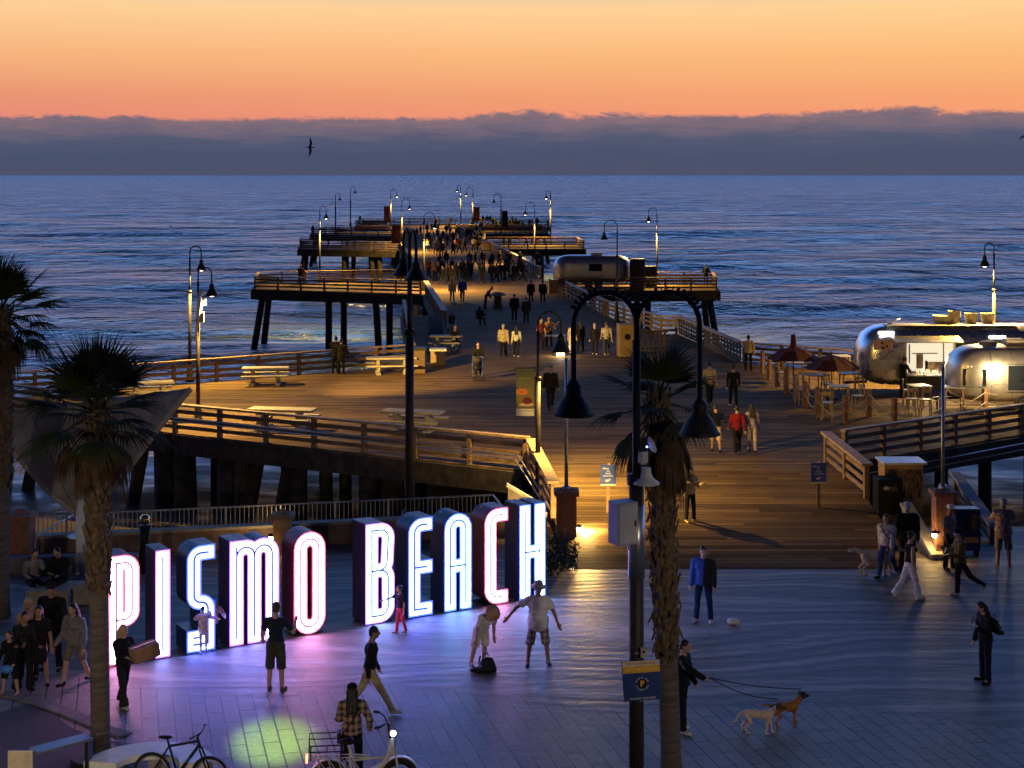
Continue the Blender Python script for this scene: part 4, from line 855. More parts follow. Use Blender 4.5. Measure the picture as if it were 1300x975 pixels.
li = bpy.data.lights.new('porch_light', 'POINT'); li.energy = 330; li.color = (1, .70, .34); li.shadow_soft_size = .1; lo = bpy.data.objects.new('porch_light', li); C.objects.link(lo); lo.parent = at2; lo.location = (k2(1269), yf2 - 1.15, kz(466) - .1)
mb = MB(); mb.box((k2(1240), yf2 - .35, .30), (1.3, .35, .07)); mb.build('step', mat('tan_step', (.48, .36, .18), .7), at2)
mb = MB(); mb.lathe([(.36, 0), (.36, .08), (.28, .16)], (k2(1266), 0, 2.6), 14); mb.build('roof_vent', CONC, at2)
mb = MB(); mb.box((k2(1300), 0, 2.72), (.8, .7, .26)); mb.build('air_conditioner', mat('tan_unit', (.46, .40, .28), .6), at2, bevel=.05)

# ================================================================ FURNITURE
def picnic(label, p, rz, L=1.9, s=1.0):
    t = thing('picnic_table', label, 'picnic table', p, rz, 'concrete picnic tables', s)
    mb = MB(); mb.box((0, 0, .74), (L, .80, .085)); mb.build('tabletop', CONC, t, bevel=.015)
    for sy in (-1, 1): mb = MB(); mb.box((0, sy * .74, .44), (L, .30, .075)); mb.build('seat', CONC, t, bevel=.012)
    for sx_ in (-1, 1):
        mb = MB(); q = sx_ * L * .27; mb.prism([(-.30, 0), (.30, 0), (.22, .30), (.26, .70), (-.26, .70), (-.22, .30)], -.08, .08); mb.v = [(q + z, x, yy) for x, yy, z in mb.v]; mb.box((q, 0, .33), (.14, 1.5, .12)); mb.box((q, 0, .05), (.2, 1.3, .10)); mb.build('pedestal', CONC, t)
    return t
picnic('concrete picnic table lit brightly near the back railing, left of the embracing couple', GD(337, 488), R(6), 2.1)
picnic('concrete picnic table by the right end of the back railing beside the tall pole', GD(497, 474), R(8), 2.4)
picnic('concrete picnic table where a seated person in black sits with a stroller behind', GD(566, 444), R(-4), 1.7)
picnic('concrete picnic table just inside the front railing, bright top seen over the rail', GD(358, 545), R(-10), 2.5)
picnic('concrete picnic table in half shadow near the right part of the front railing', GD(524, 548), R(-14), 2.3)
picnic('concrete picnic table half hidden by the near left palm crown', GD(190, 508), R(18), 2.0)
t = thing('litter_bin', 'square concrete bin with a pale lid on the sunlit-looking deck below the picnic table', 'bin', GD(556, 463), R(3)); t['label'] = 'square concrete bin with a pale lid standing alone on the lit deck'
mb = MB(); mb.box((0, 0, .36), (.74, .74, .72)); mb.build('bin_body', mat('tan_concrete', (.34, .24, .16), .85), t, bevel=.02); mb = MB(); mb.box((0, 0, .76), (.86, .86, .09)); mb.build('lid', mat('pale_lid', (.62, .58, .48), .6), t, bevel=.02)
t = thing('litter_bin', 'dark square bin at the right end of the picnic deck back railing', 'bin', GD(531, 473)); mb = MB(); mb.box((0, 0, .55), (.7, .7, 1.1)); mb.build('bin_body', mat('brown_bin', (.10, .065, .04), .8), t, bevel=.02); mb = MB(); mb.box((0, 0, 1.16), (.78, .78, .12)); mb.build('lid', BLACK, t)
t = thing('litter_bin', 'blue slant-topped bin beside the bright walkway railing', 'bin', (gx(554, 94), 94, 1.0)); mb = MB(); mb.prism([(-.5, 0), (.5, 0), (.5, .75), (-.5, 1.15)], -.45, .45); mb.v = [(z, x, yy) for x, yy, z in mb.v]; mb.build('bin_body', mat('blue_bin', (.03, .12, .36), .5), t, bevel=.02); mb = MB(); mb.box((0, -.46, .5), (.7, .02, .6)); mb.build('door', BLACK, t)
t = thing('litter_bin', 'mushroom-topped bin on the pier next to the stooping person', 'bin', GD(632, 391)); mb = MB(); mb.lathe([(.42, 0), (.36, .1), (.30, .3), (.28, .8), (.30, .86)], n=18); mb.build('bin_body', mat('brown_bin', (.10, .065, .04)), t, smooth=True); mb = MB(); mb.lathe([(.30, .86), (.58, .92), (.55, 1.0), (.3, 1.12), (.02, 1.16)], n=20); mb.build('lid', CONC, t, smooth=True)
for px, py, lb in ((617, 317, 'tan square bin at the foot of the bright right railing'), (584.5, 296, 'tan square bin far along the pier walkway'), (704, 372, 'tan square bin by the corner of the trailer bay')):
    t = thing('litter_bin', lb, 'bin', GD(px, py)); mb = MB(); mb.box((0, 0, .5), (.95, .95, 1.0)); mb.build('bin_body', mat('tan_bin', (.42, .30, .14), .7), t, bevel=.03); mb = MB(); mb.box((0, 0, 1.05), (1.02, 1.02, .1)); mb.build('lid', mat('tan_lid', (.5, .38, .2), .7), t)
# dining area
RUG = mat('canvas_red', (.075, .010, .009), .85, 0, .2, 3, .3, 20)
def umbrella(label, p, r, h, tilt=0):
    t = thing('patio_umbrella', label, 'umbrella', p, group='red patio umbrellas'); n = 8; mb = MB(); vs = [(0, 0, h)]; fs = []
    for k in range(n):
        a = 2 * math.pi * k / n; b_ = a + math.pi / n
        for rr_, zz in ((.5, .2), (1.0, .62)): vs.append((r * rr_ * math.cos(a), r * rr_ * math.sin(a), h - zz * r * .75)); vs.append((r * rr_ * .93 * math.cos(b_), r * rr_ * .93 * math.sin(b_), h - zz * r * .75 - .03))
    for k in range(n):
        e = 1 + k * 4; g = 1 + ((k + 1) % n) * 4; fs += [(0, e, e + 1), (0, e + 1, g), (e, e + 2, e + 3, e + 1), (e + 1, e + 3, g + 2, g)]
    mb.add(vs, fs); o = mb.build('canopy', RUG, t); s_ = o.modifiers.new('s', 'SOLIDIFY'); s_.thickness = .02
    mb = MB(); mb.tube([(0, 0, 0), (0, 0, h + .12)], .025, 8); mb.build('pole', BLACK, t); mb = MB(); mb.lathe([(.28, 0), (.26, .07), (.05, .12)], n=14); mb.build('stand', BLACK, t)
    if tilt: mb = MB(); mb.tube([(0, 0, h - .1), (0, 0, h + .5)], [.15, .09], 8); mb.build('folded_top', RUG, t)
    return t
umbrella('dark red patio umbrella with a folded second canopy rising from its top', GD(1007, 497), 1.15, 2.0, 1)
umbrella('wider dark red patio umbrella nearer the silver food trailer', GD(1056, 507), 1.2, 1.9)
TBL = mat('table_laminate', (.36, .34, .31), .5)
def bistro(label, p, rz, hgt=1.0):
    t = thing('bistro_table', label, 'table', p, rz, 'dining tables by the food trailers'); mb = MB(); mb.box((0, 0, hgt - .02), (.8, .8, .045)); mb.build('tabletop', TBL, t, bevel=.01)
    for a in (-1, 1):
        for c in (-1, 1): mb = MB(); mb.bar((a * .32, c * .32, hgt - .04), (a * .36, c * .36, 0), .045, .045); mb.build('leg', WOODL, t)
def chairx(label, p, rz, sh=.68):
    t = thing('bar_chair', label, 'chair', p, rz, 'timber chairs by the food trailers'); mb = MB(); mb.box((0, 0, sh), (.40, .40, .04)); mb.build('seat', TBL, t)
    for a in (-1, 1):
        for c in (-1, 1): mb = MB(); mb.bar((a * .16, c * .16, sh), (a * .21, c * .21, 0), .04, .04); mb.build('leg', WOODL, t)
    mb = MB(); mb.box((0, .2, sh + .36), (.40, .035, .16)); mb.bar((-.17, .2, sh), (-.17, .22, sh + .42), .035, .035); mb.bar((.17, .2, sh), (.17, .22, sh + .42), .035, .035); mb.build('backrest', WOODL, t)
tabs = [(1066, 521, 'bistro table nearest the rope fence post row'), (1078, 503, 'bistro table below the wider umbrella toward the trailer'), (1033, 505, 'bistro table under the front of the wider red umbrella'), (1009, 487, 'bistro table under the umbrella with folded top'), (1068, 478, 'pale bistro table by the sea railing behind the umbrellas'), (1167, 520, 'bistro table in front of the lit serving window'), (1210, 522, 'bistro table between the lit window and the flagpole')]
for i, (px, py, lb) in enumerate(tabs): bistro(lb, GD(px, py), R(8 * (i % 3) - 6))
for i, (px, py, rz, lb) in enumerate([(1050, 533, 160, 'bar chair nearest the walkway beside the front bistro table'), (1089, 524, -80, 'bar chair on the trailer side of the front bistro table'), (1052, 508, 70, 'bar chair left of the second bistro table'), (1091, 500, -95, 'bar chair close to the nose of the big trailer'), (1018, 512, 100, 'bar chair left of the table under the wider umbrella'), (1046, 495, 10, 'bar chair behind the table under the wider umbrella'), (992, 492, 90, 'bar chair left of the table under the folded-top umbrella'),
                                      (1158, 528, 180, 'left of two bar chairs on the near side of the serving-window table'), (1175, 529, 175, 'right of two bar chairs on the near side of the serving-window table'), (1153, 516, 80, 'bar chair left of the serving-window table')]): chairx(lb, GD(px, py), R(rz))
posts = [(968, 474), (977, 482), (987, 491), (998, 500), (1010, 508), (1022, 517), (1038, 526), (1073, 538), (1103, 529), (1135.5, 541), (1196, 533), (1250, 527)]
pp = []
for i, (px, py) in enumerate(posts):
    p = GD(px, py); pp.append(p); lb = ['farthest post of the row edging the walkway', 'post second from the far end of the walkway row', 'post third from the far end of the walkway row', 'post in the walkway row left of the folded-top umbrella table', 'post fifth from the far end of the walkway row', 'post in the walkway row below the wider umbrella', 'post before the bar chairs in the walkway row', 'thick near corner post of the walkway row', 'dim post between the corner post and the lone orange post', 'orange timber post in front of the serving trailer, standing apart', 'orange timber post beside the pale flagpole', 'orange timber post before the shorter trailer'][i]
    t = thing('rope_post', 'timber rope-fence post, ' + lb, 'post', p, group='rope fence posts'); mb = MB(); mb.box((0, 0, .52), (.17, .17, 1.04), R(20)); mb.build('shaft', mat('post_timber', (.22, .105, .05), .75, 0, .25, 4, .4, 30), t, bevel=.01); mb = MB(); mb.lathe([(.12, 1.04), (.06, 1.08), (.0, 1.1)], n=4); mb.build('cap', WOOD, t)
ROPE = mat('rope', (.42, .34, .22), .9, 0, .2, 60)
for i in range(len(pp) - 1):
    a, c = pp[i], pp[i + 1]; t = thing('rope', ['first rope span at the far end of the post row', 'second rope span of the post row', 'third rope span of the post row', 'fourth rope span of the post row', 'fifth rope span of the post row', 'sixth rope span of the post row', 'rope span reaching the near corner post', 'rope span leaving the corner post toward the trailers', 'rope span to the lone orange post', 'rope pair drooping before the serving-window table', 'rope pair drooping before the shorter trailer nose'][i], 'rope', a, group='ropes between the fence posts')
    for z in (.92, .52): mb = MB(); mb.tube([a.lerp(c, k / 8) + Vector((0, -.1, z - .34 * math.sin(math.pi * k / 8))) for k in range(9)], .017, 6); mb.build('strand', ROPE, t, True, smooth=True)
a, c = GD(1250, 527), GD(1310, 516); t = thing('rope', 'rope running right from the last orange post out of view', 'rope', a, group='ropes between the fence posts')
for z in (.92, .52): mb = MB(); mb.tube([a.lerp(c, k / 8) + Vector((0, -.1, z - .3 * math.sin(math.pi * k / 8))) for k in range(9)], .017, 6); mb.build('strand', ROPE, t, True, smooth=True)
# ---- blue information signs on posts
def bsign(label, p, h, last):
    t = thing('notice_sign', label, 'sign', p, group='blue notices at the pier entrance'); mb = MB(); mb.box((0, 0, h * .5), (.10, .06, h)); mb.build('post', WOOD, t)
    mb = MB(); mb.box((0, -.05, h + .10), (.46, .02, .62)); mb.build('panel', mat('notice_blue', (.018, .06, .30), .5), t)
    mb = MB(); mb.box((0, -.063, h - .185), (.46, .012, .05)); mb.build('base_strip', mat('sign_cream', (.62, .50, .38)), t)
    for z, s_, sz, sh in ((.26, 'Please', .075, .3), (.18, 'NO', .055, 0), (.11, 'DOGS', .06, 0), (.04, 'ALLOWED', .06, 0)): text_obj(s_, sz, WHITE, t, (-.08 if sh else 0, -.064, h + .1 + z - .06), shear=sh)
    mb = MB(); q = h - .06; mb.ell((-.03, -.062, q), (.055, .004, .035)); mb.ell((.04, -.062, q + .03), (.025, .004, .028)); mb.build('emblem', mat('sign_peach', (.75, .42, .32), .6), t)
    mb = MB(); mb.ell((.02, -.03, h + .42), (.04, .04, .03)); mb.build('bolt', mat('sign_gold', (.8, .42, .02)), t)
p = GD(772, 651); bsign('blue notice sign on a post left of the fan palm trunk', p, 1.02, 0); p = GD(1039, 645); bsign('blue notice sign on a post by the right ramp railing', p, .95, 0)
# ---- right side: black bin, glass cabinet, stair wall, blue dispensers
t = thing('litter_bin', 'black square bin at the foot of the right ramp railing', 'bin', GD(1127, 651)); mb = MB(); mb.box((0, 0, .52), (.72, .72, 1.04)); mb.build('bin_body', mat('black_plastic', (.008, .008, .009), .7, 0, .2, 5, spec=.1), t, bevel=.02); mb = MB(); mb.box((0, -.37, .78), (.40, .02, .14)); mb.build('slot', IRON, t); mb = MB(); mb.ell((-.12, -.375, .80), (.10, .01, .06)); mb.build('label_plate', mat('grey_plate', (.25, .25, .24), .5), t)
q = G(1170, 690); t = thing('display_case', 'timber display case with a pale flat top and a wide picture panel', 'display case', (q.x, 47.3, 0)); mb = MB(); mb.box((0, 0, .95), (1.15, .85, 1.9)); mb.build('case', mat('case_timber', (.36, .22, .10), .7, 0, .2, 4, .4, 30), t)
mb = MB(); mb.box((0, -.05, 1.93), (1.3, 1.05, .06)); mb.build('case_top', mat('zinc_top', (.55, .56, .60), .5, .4), t)
m, tt, b, pos = new_mat('picture_panel'); o_ = tt.nodes.new('ShaderNodeTexCoord').outputs['Generated']
tt.links.new(ramp_n(tt, noise_n(tt, map_n(tt, o_, (7, 1, 1.6)), 2.2, 4, .6), [(.40, (.01, .009, .008)), (.52, (.16, .08, .03)), (.66, (.42, .22, .07))]), b.inputs['Base Color'])
mb = MB(); mb.box((.02, -.435, 1.30), (1.0, .02, .85)); mb.build('picture', m, t)
t = thing('stair_wall', 'pale slanting stair wall descending beside the right lamp pillar', 'wall', (gx(1150, 45), 45, 0)); a, c = Vector((gx(1150, 45.6), 45.6, .98)), Vector((gx(1190, 42.9), 42.9, .12)); mb = MB()
mb.bar(a, c, .34, .10); mb.build('coping', CONC, t, True); mb = MB(); mb.add([a + Vector((-.12, 0, -.06)), c + Vector((-.12, 0, -.06)), (c.x - .12, c.y, 0), (a.x - .12, a.y, 0), a + Vector((.12, 0, -.06)), c + Vector((.12, 0, -.06)), (c.x + .12, c.y, 0), (a.x + .12, a.y, 0)], [(0, 1, 2, 3), (7, 6, 5, 4), (0, 4, 5, 1), (1, 5, 6, 2), (0, 3, 7, 4)]); mb.build('wall_body', CONCD, t, True)
t = thing('stair_rail', 'broad grey capped rail dropping to the beach right of the flagpole pillar', 'railing', (gx(1225, 48), 48, 0)); mb = MB(); mb.bar((gx(1212, 48.4), 48.4, 1.35), (gx(1262, 44.8), 44.8, .52), .3, .08); mb.build('handrail', mat('grey_cap', (.30, .31, .34), .7), t, True)
for k in range(3): mb = MB(); mb.bar((gx(1214, 48.4), 48.45, 1.1 - .28 * k), (gx(1262, 44.8), 44.85, .30 - .28 * k), .05, .16); mb.build('rail_board', WOOD, t, True)
for k in (0, .5, 1): mb = MB(); x_ = gx(1214, 48.4) * (1 - k) + gx(1260, 44.8) * k; y_ = 48.4 * (1 - k) + 44.9 * k; mb.box((x_, y_, .35 - .3 * k), (.14, .14, 1.9 - .8 * k)); mb.build('post', WOOD, t, True)
NB = mat('blue_dispenser', (.012, .025, .14), .45, 0, .15, 5)
for px, lb in ((1228, 'blue news dispenser nearest the flagpole pillar'), (1252, 'blue news dispenser left of the man in the patterned shirt')):
    q = G(px, 722); t = thing('news_dispenser', lb, 'dispenser', (q.x, 43.6, 0), group='blue dispensers'); mb = MB(); mb.box((0, 0, .72), (.52, .45, 1.15)); mb.build('cabinet', NB, t, bevel=.015); mb = MB(); mb.box((0, -.235, .92), (.40, .02, .42)); mb.build('window', GLASS, t); mb = MB(); mb.box((0, -.24, .45), (.38, .02, .16)); mb.build('plate', mat('orange_plate', (.45, .28, .12), .6), t)
    for a in (-1, 1): mb = MB(); mb.box((a * .2, 0, .08), (.06, .35, .16)); mb.build('leg', BLACK, t)
# ---- near left corner: bent metal bench, round seat, stair bits
t = thing('bench', 'bench with a bent plate side glowing in warm light at the bottom left corner', 'bench', G(26, 1016)); mb = MB(); mb.box((.0, 0, .36), (.42, .05, .95)); mb.build('end_plate', mat('bench_plate', (.62, .52, .36), .45, .1), t, bevel=.01)
mb = MB(); mb.bar((.2, .05, .80), (.95, .75, .80), .34, .05); mb.build('seat', mat('bench_top', (.16, .17, .22), .35, .2), t, bevel=.01)
mb = MB(); mb.bar((.95, .75, .76), (.95, .75, 0), .06, .35); mb.build('leg', BLACK, t)
def curved_seat(label, c, r0, r1, a0, a1, z):
    t = thing('bench', label, 'bench', c); n = 26; vs = []; fs = []
    for i in range(n + 1):
        a = R(a0 + (a1 - a0) * i / n)
        for r, zz in ((r0, z), (r1, z), (r1, z - .12), (r0, z - .12)): vs.append((r * math.cos(a), r * math.sin(a), zz))
    for i in range(n):
        for k in range(4): fs.append((i * 4 + k, i * 4 + (k + 1) % 4, (i + 1) * 4 + (k + 1) % 4, (i + 1) * 4 + k))
    fs += [(3, 2, 1, 0), (n * 4, n * 4 + 1, n * 4 + 2, n * 4 + 3)]; mb = MB(); mb.add(vs, fs); mb.build('seat', WHITE, t, bevel=.015)
    for i in (4, 13, 22): a = R(a0 + (a1 - a0) * i / n); mb = MB(); mb.box(((r0 + r1) / 2 * math.cos(a), (r0 + r1) / 2 * math.sin(a), (z - .12) / 2), (.3, .25, z - .12), a); mb.build('leg', CONC, t)
curved_seat('curved white bench behind the black bicycle, right of the near left palm', G(186, 1003), .55, 1.15, 10, 170, .42)
t = thing('tree_grate', 'dark ring collar around the base of the near left palm', 'planter', G(128, 968)); mb = MB(); mb.lathe([(.20, 0), (.52, 0), (.52, .14), (.20, .16)], n=24); mb.build('ring', BLACK, t)
pipe_rail('handrail', 'pale steel stair handrail by the orange brick pillar and canopy column', [[(gx(20, 43.8), 43.8, .95), (gx(98, 43.8), 43.8, 1.28)], [(gx(45, 42.6), 42.6, 0), (gx(45, 42.6), 42.6, .72), (gx(100, 44.4), 44.4, 1.0)], [(gx(98, 43.8), 43.8, 1.28), (gx(98, 43.8), 43.8, 0)]], .028)
mb = MB(); t = thing('low_wall', 'low pale concrete seat wall behind the seated pair on the left', 'wall', G(75, 735)); mb.box((0, .9, .2), (3.6, .4, .4), R(6)); mb.build('wall_body', CONCD, t)
t = thing('cafe_table', 'small white round table beside the white canopy column', 'table', (gx(103, 42.6), 42.6, 0)); mb = MB(); mb.lathe([(.36, .72), (.36, .75)], n=20); mb.build('tabletop', WHITE, t); mb = MB(); mb.tube([(0, 0, 0), (0, 0, .72)], .035, 8); mb.build('leg', STEEL, t)
for px, py, w_, lb in ((62, 772, 1.0, 'pale concrete block seat behind the woman in the black dress'), (95, 765, 1.0, 'pale concrete block seat behind the woman in grey')):
    t = thing('block_seat', lb, 'seat', G(px, py)); mb = MB(); mb.box((0, 0, .24), (w_, .5, .48), R(5)); mb.build('block', CONC, t, bevel=.02)
# globe viewer statue behind the first letters
t = thing('telescope', 'black bell-topped viewer with a gold glint standing behind the first letters', 'telescope', (gx(184, 41.6), 41.6, 0)); mb = MB(); mb.tube([(0, 0, 0), (0, 0, .8), (.0, 0, 1.25)], [.20, .12, .16], 14); mb.build('stand', BLACK, t, smooth=True); mb = MB(); mb.ell((0, 0, 1.40), (.15, .15, .14)); mb.build('head', mat('chrome_gold', (.75, .55, .25), .12, 1, .05, 3), t, smooth=True)
# street performers' corner on the deck
t = thing('folding_table', 'blue-draped folding table of the musician on the deck', 'table', GD(704, 443)); mb = MB(); mb.box((0, 0, .74), (1.2, .6, .04)); mb.build('tabletop', TBL, t); mb = MB(); mb.box((.45, -.32, .38), (.30, .03, .76)); mb.build('drape', mat('blue_cloth', (.03, .10, .22), .8), t)
for a in (-1, 1): mb = MB(); mb.bar((a * .5, 0, .72), (a * .58, 0, 0), .05, .05); mb.build('leg', BLACK, t)
t = thing('floor_lamp', 'small bright lit box on the deck in front of the musician', 'lamp', GD(711.5, 452)); mb = MB(); mb.box((0, 0, .12), (.42, .2, .16)); mb.build('lens', emis('stage_glow', (1, .86, .6), 9), t); mb = MB(); mb.box((0, .12, .12), (.46, .05, .2)); mb.build('housing', BLACK, t)
li = bpy.data.lights.new('stage_light', 'POINT'); li.energy = 110; li.color = (1, .75, .45); lo = bpy.data.objects.new('stage_light', li); C.objects.link(lo); lo.parent = t; lo.location = (0, -.2, .4)
t = thing('cargo_crate', 'upright tan crate with a round hole by the right deck edge', 'crate', GD(796, 452)); mb = MB(); mb.box((0, 0, .85), (.95, .8, 1.7), R(8)); mb.build('crate_body', mat('tan_crate', (.16, .11, .055), .8), t, bevel=.02); mb = MB(); mb.lathe([(.001, 0), (.16, 0)], n=18); mb.v = [(x, -.42 + x * .14, 1.05 + yy) for x, yy, z in mb.v]; mb.build('hole', BLACK, t)
t = thing('slatted_screen', 'low slatted timber screen near the right deck edge beyond the palm', 'screen', GD(826, 447))
for i in range(7): mb = MB(); mb.box((-.8 + i * .26, 0, .6), (.14, .05, 1.2)); mb.build('slat', WOODL, t)
mb = MB(); mb.box((0, .04, 1.1), (1.9, .05, .1)); mb.box((0, .04, .2), (1.9, .05, .1)); mb.build('cross_rail', WOOD, t)
t = thing('bottle', 'white plastic jug lying on the plaza beside the man in the blue jacket', 'jug', G(931, 793)); mb = MB(); mb.tube([(-.14, 0, .07), (-.11, 0, .075), (.06, 0, .075), (.13, 0, .07), (.16, 0, .07)], [.04, .075, .075, .04, .025], 12); mb.build('jug_body', WHITE, t, smooth=True); mb = MB(); mb.tube([(.16, 0, .07), (.18, 0, .07)], .028, 10); mb.build('cap', CONC, t)
# green beam from the building behind the viewpoint
li = bpy.data.lights.new('green_projector', 'SPOT'); li.energy = 95000; li.color = (.55, 1, .08); li.spot_size = R(5); li.spot_blend = .9; li.shadow_soft_size = .15
lo = bpy.data.objects.new('green_projector', li); C.objects.link(lo); lo.location = (-2.5, 12, 13); tg = G(348, 942); lo.rotation_euler = (tg - lo.location).to_track_quat('-Z', 'Y').to_euler()
li = bpy.data.lights.new('facade_lamp', 'SPOT'); li.energy = 950; li.color = (1, .76, .46); li.spot_size = R(66); li.spot_blend = .8; li.shadow_soft_size = .2
lo = bpy.data.objects.new('facade_lamp', li); C.objects.link(lo); lo.location = (-4.5, 15.0, 4.2); tg = Vector((-6.2, 27.4, .3)); lo.rotation_euler = (tg - lo.location).to_track_quat('-Z', 'Y').to_euler()

for nm, lc, tgp, en, ss in (('street_light', (9.5, 9.0, 7.5), (3.2, 33.5, .4), 3000, 42), ('street_light', (-11, 12, 6.5), (-11, 33, .8), 2400, 50)):
    li = bpy.data.lights.new(nm, 'SPOT'); li.energy = en; li.color = (1, .80, .56); li.spot_size = R(ss); li.spot_blend = .9; li.shadow_soft_size = .25
    lo = bpy.data.objects.new(nm, li); C.objects.link(lo); lo.location = lc; lo.rotation_euler = (Vector(tgp) - Vector(lc)).to_track_quat('-Z', 'Y').to_euler()
# ================================================================ PEOPLE
QUEUE = []
def remesh(mb, name, m, parent, vox, it=3):
    o = mb.build(name, m, parent); QUEUE.append((o, vox, it)); return o
def flush():
    for o, vox, it in QUEUE:
        r = o.modifiers.new('r', 'REMESH'); r.mode = 'VOXEL'; r.voxel_size = vox; r.use_smooth_shade = True
        s = o.modifiers.new('s', 'SMOOTH'); s.iterations = it; s.factor = .5
    dg = bpy.context.evaluated_depsgraph_get(); dg.update()
    res = [(o, bpy.data.meshes.new_from_object(o.evaluated_get(dg))) for o, _, _ in QUEUE]
    from mathutils import noise as nz_
    for o, me in res:
        if o.name.split('.')[0] in ('top', 'trousers', 'shorts', 'dress', 'hair') or (o.parent and o.parent.name.startswith('dog')):
            am = .011 if o.name[0] != 'h' else .006
            ns_ = [v.normal.copy() for v in me.vertices]; off = Vector((len(o.name) * 1.7, 3.1, 7.7))
            for v, n_ in zip(me.vertices, ns_): c_ = v.co; v.co = c_ + n_ * am * (nz_.noise(Vector((c_.x * 11, c_.y * 11, c_.z * 8)) + off) + .6 * nz_.noise(c_ * 26 + off))
    for o, me in res: nm = o.data.name; o.modifiers.clear(); o.data = me; me.name = nm; me.polygons.foreach_set('use_smooth', [True] * len(me.polygons))
    QUEUE.clear()
def Rx(a): return Matrix.Rotation(R(a), 3, 'X')
def Rz(a): return Matrix.Rotation(R(a), 3, 'Z')
STAND = dict(lean=2, legs=((0, 2, 5), (2, 4, 5)), arms=((4, 8, 12), (4, 8, 12)))
WALK = dict(lean=3, legs=((24, 6, 1), (-20, 16, 1)), arms=((-18, 7, 14), (20, 7, 20)))
WALK2 = dict(lean=3, legs=((-16, 12, 1), (18, 4, 1)), arms=((16, 7, 18), (-14, 7, 12)))
PHONE = dict(lean=2, legs=((0, 2, 4), (3, 5, 4)), arms=((6, 8, 14), (28, 10, 98)))
SIT = dict(lean=10, legs=((82, 80, 8), (80, 76, 8)), arms=((30, 8, 70), (34, 8, 70)), sit=1)
